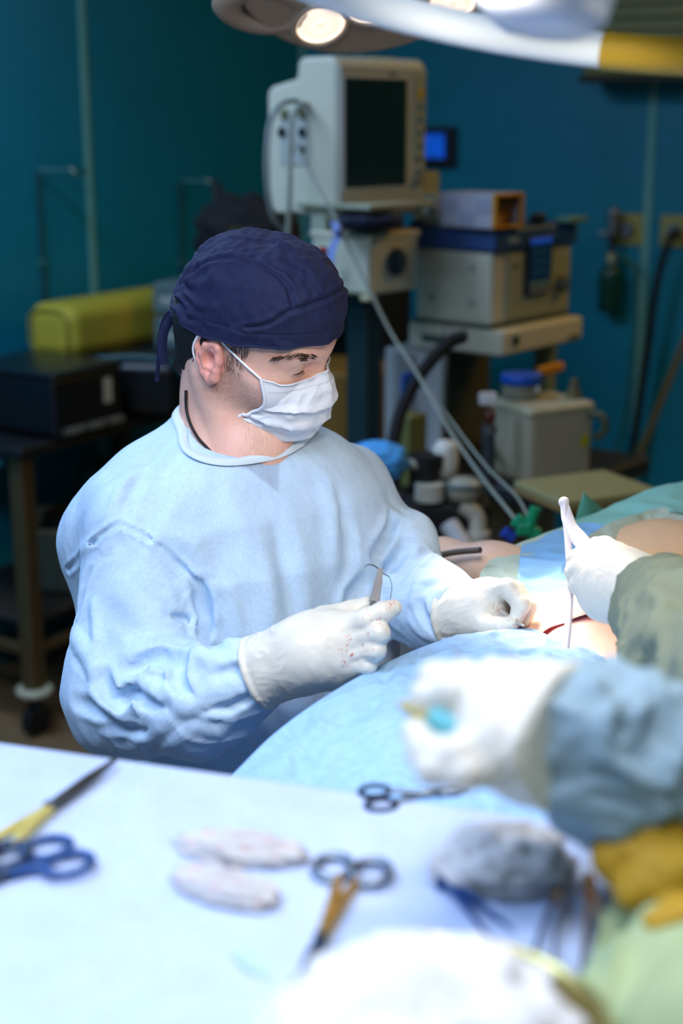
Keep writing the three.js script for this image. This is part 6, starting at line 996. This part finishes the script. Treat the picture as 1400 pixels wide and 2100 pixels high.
// ---------------------------------------------------------------- instrument table in front, under a pale blue drape
const TH_ = 1.30, edgeA = [-0.2825, 1.3, -1.0973], edgeB = [0.1993, 1.3, -0.9478];
{
  const ax = nrm3(sub3(edgeB, edgeA)), back = [-ax[2], 0, ax[0]]; // back points towards the camera
  const L0 = -0.28, L1 = len3(sub3(edgeB, edgeA)), D = 0.62, turn = Math.atan2(-ax[2], ax[0]);
  const at = (s, t, y) => [edgeA[0] + ax[0] * s + back[0] * t, y, edgeA[2] + ax[2] * s + back[2] * t];
  const c = at((L0 + L1) / 2, D / 2, 0), t = thing('instrument_table', 'steel instrument table under the pale blue drape in front', 'table', c, turn);
  part(t, 'top', rbox(L1 - L0 - 0.02, 0.02, D - 0.02, 0.006), steel, [0, TH_ - 0.017, 0]);
  part(t, 'upright', rbox(0.04, TH_ - 0.06, 0.04, 0.006), steel, [-(L1 - L0) / 2 + 0.05, (TH_ - 0.06) / 2 + 0.03, D / 2 - 0.06]); part(t, 'upright', rbox(0.04, TH_ - 0.06, 0.04, 0.006), steel, [(L1 - L0) / 2 - 0.05, (TH_ - 0.06) / 2 + 0.03, D / 2 - 0.06]); part(t, 'foot_bar', rbox(L1 - L0 - 0.02, 0.04, 0.05, 0.01), steel, [0, 0.03, D / 2 - 0.06]);
  const tableTone = tex(256, 256, (u, v) => { const k = 1 + 0.02 * tileNoise(u, v, 10) + 0.02 * tileNoise(u, v, 60, 3); return [194 * k, 209 * k, 240 * k]; }); tableTone.repeat.set(2, 2);
  const hangD = 0.06, W = L1 - L0; // the sheet goes over all four edges
  const f = (u, v) => {
    const s = -hangD + u * (W + 2 * hangD), d = -hangD + v * (D + 2 * hangD), cs = Math.min(Math.max(s, 0), W), cd = Math.min(Math.max(d, 0), D), over = Math.max(Math.abs(s - cs), Math.abs(d - cd)), r = 0.008;
    const out = Math.min(over, r) * 0.9 + 0.012 * sstep(0, 0.1, over) * (0.6 + noise3(s * 9, d * 9, 4)), dirS = Math.sign(s - cs), dirD = Math.sign(d - cd), p = at(L0 + cs + dirS * out, cd + dirD * out, 0);
    const y = TH_ + 0.0015 * noise3(s * 7, d * 7, 1) * (over > 0 ? 0 : 1) + 0.0006 * crease(s, d, 0.2, 9, 3) * (over > 0 ? 0 : 1) - Math.max(0, over - 0.002) * 0.97; return [p[0], y, p[2], s, d];
  };
  solo('table_drape', 'smooth pale blue drape covering the instrument table', 'drape', sheet(f, 150, 130), mat(0xffffff, 0.65, { map: tableTone, bumpMap: nonwoven, bumpScale: 0.00015 }));
}
const TY = TH_ + 0.004;
// a ringed instrument lying flat: tip at a, rings at b
function ringed(name, label, category, a, b, o = {}) {
  const L = len3(sub3(b, a)), t = thing(name, label, category, a, Math.atan2(-(b[2] - a[2]), b[0] - a[0])), m1 = o.jaw ?? steel, m2 = o.shank ?? steel, m3 = o.ring ?? steel, sp = o.spread ?? 0.018, rr = o.r ?? 0.0135, piv = L * (o.pivot ?? 0.32), th = o.thick ?? 0.0032;
  if (o.drop) t.rotation.z = o.drop;
  for (const s of [-1, 1]) {
    part(t, 'jaw', taper([[0, 0, s * 0.0015], [piv * 0.5, 0, s * 0.003], [piv, 0, s * 0.001]], [0.0012, 0.003, th * 1.2], 16, 10, 0.7), m1); part(t, 'shank', taper([[piv, 0, 0], [piv + (L - piv) * 0.5, 0.001, -s * sp * 0.45], [L - rr, 0.001, -s * sp * 0.8]], [th * 1.2, th, th * 0.9], 20, 10), m2);
    part(t, 'finger_ring', new THREE.TorusGeometry(rr, th * 0.85, 10, 30).rotateX(Math.PI / 2).scale(1.25, 1, 1), m3, [L, 0.001, -s * Math.max(rr * 1.08, sp * 0.8 + rr * 0.2)]);
  }
  part(t, 'pivot_screw', cyl(th * 1.1, th * 1.1, th * 2.6, 16), m1, [piv, 0, 0]); part(t, 'ratchet', rbox(0.004, 0.002, sp * 0.9, 0.0008), m2, [L - rr * 2.4, 0, 0]); return t;
}
function tweezers(label, joint, tipA, tipB, m, group) {
  const t = thing('tweezers', label, 'tweezers', joint), j = [0, 0, 0], A = sub3(tipA, joint), B = sub3(tipB, joint);
  for (const q of [A, B]) part(t, 'leg', taper([j, mix3(j, q, 0.35).map((c, i) => i === 1 ? c + 0.003 : c), mix3(j, q, 0.75), q], [0.0032, 0.0042, 0.0028, 0.0008], 24, 10, 0.5), m);
  part(t, 'joint', rbox(0.008, 0.006, 0.012, 0.002), m, [0, 0, 0]); return t;
}
const gold = mat(0xd6ad62, 0.3, { metalness: 0.9 }), darkSteel = mat(0x39465c, 0.3, { metalness: 0.8 }), blueSteel = mat(0x28508c, 0.35, { metalness: 0.5 }), greySteel = mat(0x8d9aa8, 0.3, { metalness: 1 });
const onTable = (p, h = 0.004) => [p[0], TH_ + h, p[2]];
{
  ringed('needle_holder', 'gold-shanked needle holder lying in the middle of the table', 'needle holder', onTable([-0.0227, 1.304, -0.7554]), onTable([0.0073, 1.304, -0.8817]), { shank: gold, jaw: darkSteel, ring: greySteel, spread: 0.008, r: 0.0125, thick: 0.0036 });
  ringed('long_clamp', 'long dark clamp with brass handle pointing at the table\'s far edge', 'clamp', onTable([-0.1802, 1.304, -1.0542], 0.006), onTable([-0.2445, 1.304, -0.9026], 0.006), { jaw: mat(0x5a5a58, 0.35, { metalness: 0.7 }), shank: mat(0xe2d27a, 0.35, { metalness: 0.5 }), ring: darkSteel, pivot: 0.56, spread: 0.012, thick: 0.004 });
  ringed('scissors', 'dark blue scissors with two oval rings at the left edge', 'scissors', onTable([-0.2499, 1.304, -0.8567]), onTable([-0.1974, 1.304, -0.9012]), { jaw: darkSteel, shank: blueSteel, ring: blueSteel, spread: 0.014, r: 0.0135, thick: 0.0032, pivot: 0.45 });
  ringed('hemostat', 'slim hemostat projecting past the table\'s far edge beneath the gloved hand', 'hemostat', onTable([0.0975, 1.304, -1.0109], 0.0), onTable([0.0278, 1.304, -0.9976], 0.004), { jaw: greySteel, shank: greySteel, ring: darkSteel, spread: 0.012, r: 0.009, thick: 0.0024 });
  tweezers('tweezers standing open with two thin legs left of the ochre cloth', onTable([0.1655, 1.31, -0.862], 0.008), onTable([0.1424, 1.304, -0.7529], 0.003), onTable([0.1613, 1.304, -0.7529], 0.003), mat(0xb08a5a, 0.3, { metalness: 0.9 }));
  tweezers('tweezers with brass joint between the gauze heap and ochre cloth', onTable([0.146, 1.31, -0.8582], 0.008), onTable([0.1114, 1.304, -0.7656], 0.003), onTable([0.126, 1.304, -0.7605], 0.003), mat(0x8a8f98, 0.3, { metalness: 0.9 }));
  tweezers('dark blue tweezers poking out from under the gauze heap', onTable([0.0671, 1.304, -0.8649], 0.005), onTable([0.11, 1.304, -0.809], 0.003), onTable([0.0946, 1.304, -0.7978], 0.003), blueSteel);
}
// gauze
function gauze(name, label, p, rx, ry, rz, turn, stain, k) {
  const g = new THREE.SphereGeometry(1, 56, 30), a = g.attributes.position, col = new Float32Array(a.count * 3);
  for (let i = 0; i < a.count; i++) { const x = a.getX(i), y = a.getY(i), z = a.getZ(i), q = 1 + 0.16 * fbm(x * 1.8 + k, y * 1.8, z * 1.8) + 0.09 * crease(x, y + k, z, 1.9, k); a.setXYZ(i, x * rx * q, Math.max(-0.3, y) * ry * q, z * rz * q); const b = stain * sstep(0.25, 0.7, noise3(x * 2.2 + k, y * 2, z * 2.2)); col[i * 3] = 0.9; col[i * 3 + 1] = 0.88 - 0.5 * b; col[i * 3 + 2] = 0.86 - 0.5 * b; }
  g.setAttribute('color', new THREE.BufferAttribute(col, 3)); g.computeVertexNormals();
  return solo(name, label, 'gauze', g, mat(0xffffff, 0.9, { vertexColors: true, bumpMap: nonwoven, bumpScale: 0.0003 }), p, [0, turn, 0]);
}
gauze('gauze_pad', 'flat pink-stained gauze pad, the farther of the two', onTable([-0.0692, 1.304, -0.9116], 0.004), 0.047, 0.011, 0.018, -0.25, 0.5, 2);
gauze('gauze_pad', 'flat pink-stained gauze pad, the nearer of the two', onTable([-0.0774, 1.304, -0.8586], 0.004), 0.040, 0.012, 0.017, -0.5, 0.5, 6);
gauze('gauze_heap', 'crumpled heap of white gauze near the table\'s right end', onTable([0.1095, 1.304, -0.8791], 0.01), 0.046, 0.026, 0.034, 0.1, 0.04, 11);
solo('pale_leaf', 'tiny pale green scrap lying beside the gold-shanked needle holder', 'scrap', sheet((u, v) => { const w = Math.sin(u * Math.PI) * 0.006 * (v - 0.5) * 2; return [(u - 0.5) * 0.04, 0.0015 + 0.001 * Math.sin(u * 5), w]; }, 16, 6), mat(0xb9d8c0, 0.8), onTable([-0.0551, 1.304, -0.7745], 0.001), [0, -0.9, 0]);
// bowl heaped with white gauze at the bottom
{
  const c = [0.0519, 1.3, -0.6366], t = thing('steel_bowl', 'round steel bowl with olive rim at the bottom of the picture', 'bowl', [c[0], TH_ + 0.003, c[2]]);
  part(t, 'bowl', lathe([[0, 0], [0.05, 0], [0.07, 0.012], [0.086, 0.045], [0.089, 0.05], [0.086, 0.051], [0.082, 0.045], [0.066, 0.016], [0.048, 0.005], [0, 0.005]], 64), mat(0xa89a5c, 0.3, { metalness: 0.8 }));
  gauze('gauze_mound', 'large soft white gauze mound filling the steel bowl', [c[0] - 0.012, TH_ + 0.045, c[2]], 0.078, 0.036, 0.072, 0.3, 0.0, 31);
}
// bunched ochre cloth over a pale green drape at the right end of the table
{
  const g0 = [0.1814, 1.32, -0.7286];
  const fold = (u, v, k) => { const a = u * Math.PI; return k * Math.sin(a); }; void fold;
  solo('side_drape', 'pale olive-green drape heaped at the lower right corner', 'drape', mesher((x, y, z) => { const d = ball([g0[0] + 0.03, TH_ - 0.02, g0[2] + 0.02], [0.075, 0.075, 0.13])(x, y, z); return Math.max(d - 0.008 * crease(x, y, z, 14, 2) - 0.006 * noise3(x * 14, y * 14, z * 14), TH_ + 0.003 - y); }, [g0[0] - 0.09, TH_ - 0.01, g0[2] - 0.16], [g0[0] + 0.16, TH_ + 0.12, g0[2] + 0.2], 0.004), mat(0xa9b98a, 0.8));
  const rolls = [[[0.1745, 1.3646, -0.8138], [0.197, 1.3723, -0.8315], [0.2396, 1.3745, -0.8476], 0.019], [[0.1676, 1.3622, -0.7924], [0.1905, 1.3719, -0.8002], [0.2319, 1.3735, -0.8162], 0.021], [[0.1743, 1.3536, -0.7693], [0.195, 1.3604, -0.7763], [0.2241, 1.3627, -0.7821], 0.016], [[0.1837, 1.3448, -0.7461], [0.1979, 1.3475, -0.7469], [0.2177, 1.3476, -0.7521], 0.011]];
  const f = (x, y, z) => { let d = 9; for (const [a, b, c, r] of rolls) d = smin(d, smin(bone(a, b, r * 0.75, r)(x, y, z), bone(b, c, r, r * 1.05)(x, y, z), 0.01), 0.006); return d - 0.0015 * crease(x, y, z, 40, 4); };
  solo('ochre_cloth', 'mustard-yellow bunched cloth with three thick folds by right edge', 'cloth', mesher(f, [0.1, 1.22, -1.05], [0.32, 1.48, -0.7], 0.003), mat(0xb08a12, 0.7));
}


// ---------------------------------------------------------------- surgical lamps: each lens glows and has a spot of its own size in front of it
function surgicalLamp(label, centre, face, aim, R, lenses, cd, colour, shell, opt = {}) {
  const t = thing('surgical_lamp', label, 'lamp', centre); const n = V(face).sub(V(centre)).normalize();
  t.quaternion.setFromUnitVectors(new THREE.Vector3(0, -1, 0), n); if (opt.spin) t.rotateY(opt.spin);
  part(t, 'housing', lathe([[0, 0.09], [R * 0.3, 0.085], [R * 0.75, 0.055], [R * 0.97, 0.02], [R, 0.0], [R * 0.985, -0.018], [R * 0.94, -0.024], [0, -0.018]], 72), shell);
  const lensM = mat(0xfff2e4, 0.3, { emissive: colour, emissiveIntensity: opt.glow ?? 0.95 }), rimM = mat(0xd8c8b4, 0.3, { metalness: 0.6 });
  lenses.forEach(([x, z, r], li) => {
    const b = part(t, 'bezel', new THREE.TorusGeometry(r, 0.006, 10, 44).rotateX(Math.PI / 2), rimM, [x, -0.022, z]); part(b, 'lens', lathe([[0, -0.006], [r * 0.6, -0.005], [r * 0.99, 0.0], [r * 0.98, 0.006], [0, 0.006]], 40), lensM);
    for (let i = 0; i < 5; i++) part(b, 'reflector_rib', new THREE.TorusGeometry(r * (0.25 + i * 0.15), 0.0012, 6, 36).rotateX(Math.PI / 2), lensM, [0, -0.0062 + i * 0.0008, 0]);
    const s = new THREE.SpotLight(colour, cd / lenses.length, 0, opt.angle ?? 0.3, 0.7, 2); t.updateMatrixWorld(true); const w = t.localToWorld(new THREE.Vector3(x, -0.045, z)); s.position.copy(w); s.target.position.set(...(opt.also && li === 0 ? opt.also : aim)); s.castShadow = true; s.shadow.radius = r / 0.02; s.shadow.bias = -0.0005; scene.add(s, s.target);
  });
  if (opt.recess) for (const [x, z, a] of opt.recess) { const h = part(t, 'grip_recess', new THREE.TorusGeometry(0.05, 0.02, 14, 36).rotateX(Math.PI / 2).scale(1.25, 0.7, 0.75).rotateY(a), shell, [x, -0.012, z]); part(h, 'recess_floor', cyl(0.045, 0.045, 0.004, 30).scale(1.25, 1, 0.75).rotateY(a), mat(0x5c564e, 0.6), [0, 0.004, 0]); }
  part(t, 'yoke', tube([[-R * 0.6, 0.07, 0], [-R * 0.5, 0.2, 0], [0, 0.28, 0], [R * 0.5, 0.2, 0], [R * 0.6, 0.07, 0]], 0.018, 40, 14), whitePlastic);
  t.updateMatrixWorld(true); const top = t.localToWorld(new THREE.Vector3(0, 0.28, 0)); const arm = [[top.x, top.y, top.z], [top.x + (opt.arm?.[0] ?? 0.2) * 0.5, 2.62, top.z + (opt.arm?.[1] ?? 0.2) * 0.5], [top.x + (opt.arm?.[0] ?? 0.2), 2.8, top.z + (opt.arm?.[1] ?? 0.2)], [top.x + (opt.arm?.[0] ?? 0.2), 2.99, top.z + (opt.arm?.[1] ?? 0.2)]];
  const g = tube(arm, 0.022, 40, 14); t.updateMatrixWorld(true); g.applyMatrix4(t.matrixWorld.clone().invert()); part(t, 'ceiling_arm', g, whitePlastic);
  return t;
}
const siteAt = [0.2836, 1.2023, -1.6507];
{
  const lenses = [[-0.106, -0.135], [-0.022, -0.112], [0.111, -0.15], [0.03, 0.0], [-0.13, -0.01], [0.15, -0.02], [-0.06, 0.13], [0.08, 0.13]].map(([x, z]) => [x, z, 0.045]);
  surgicalLamp('beige surgical lamp head with round glowing lenses above the monitor', [0.0559, 2.0662, -2.3545], siteAt, siteAt, 0.235, lenses, 14, 0xffe9d2, mat(0xb39f8a, 0.45), { recess: [[-0.19, -0.085, 0.5]], arm: [0.35, -0.5], angle: 0.18 });
  const ctr = [0.1525, 1.8834, -1.0599];
  const lamp = surgicalLamp('white-ringed surgical lamp blurred across the top right, nearest the camera', [ctr[0], ctr[1] + 0.07, ctr[2]], [0.04, 1.284, -0.975], [0.12, 1.2, -1.68], 0.17, [0, 1, 2, 3].map((i) => [0.1 * Math.cos(i * Math.PI / 2 + 0.78), 0.1 * Math.sin(i * Math.PI / 2 + 0.78), 0.04]), 2.0, 0xfff4e6, mat(0xd6dde4, 0.4), { arm: [0.5, 0.3], angle: 0.78, also: [0.06, 1.3, -0.93] });
  part(lamp, 'ring_rail', new THREE.TorusGeometry(0.235, 0.0145, 18, 110).rotateX(Math.PI / 2), mat(0xdfe8ea, 0.35), [0, -0.06, 0]);
  part(lamp, 'warm_tint_arc', new THREE.TorusGeometry(0.235, 0.0155, 18, 40, 1.0).rotateX(Math.PI / 2).rotateY(1.22), mat(0xa8880f, 0.5), [0, -0.06, 0]);  // warm light on the rail's right side, painted as a yellow arc
  for (let i = 0; i < 4; i++) part(lamp, 'rail_spoke', tube([[0.16 * Math.cos(i * 1.571), -0.01, 0.16 * Math.sin(i * 1.571)], [0.235 * Math.cos(i * 1.571), -0.06, 0.235 * Math.sin(i * 1.571)]], 0.009, 8, 12), mat(0xe3e8f4, 0.35));
  part(lamp, 'sterile_handle', lathe([[0, -0.1], [0.03, -0.098], [0.046, -0.086], [0.05, -0.06], [0.054, -0.04], [0.056, -0.02], [0, -0.02]], 48), mat(0xe9edf6, 0.4));
}

renderer.render(scene, camera);
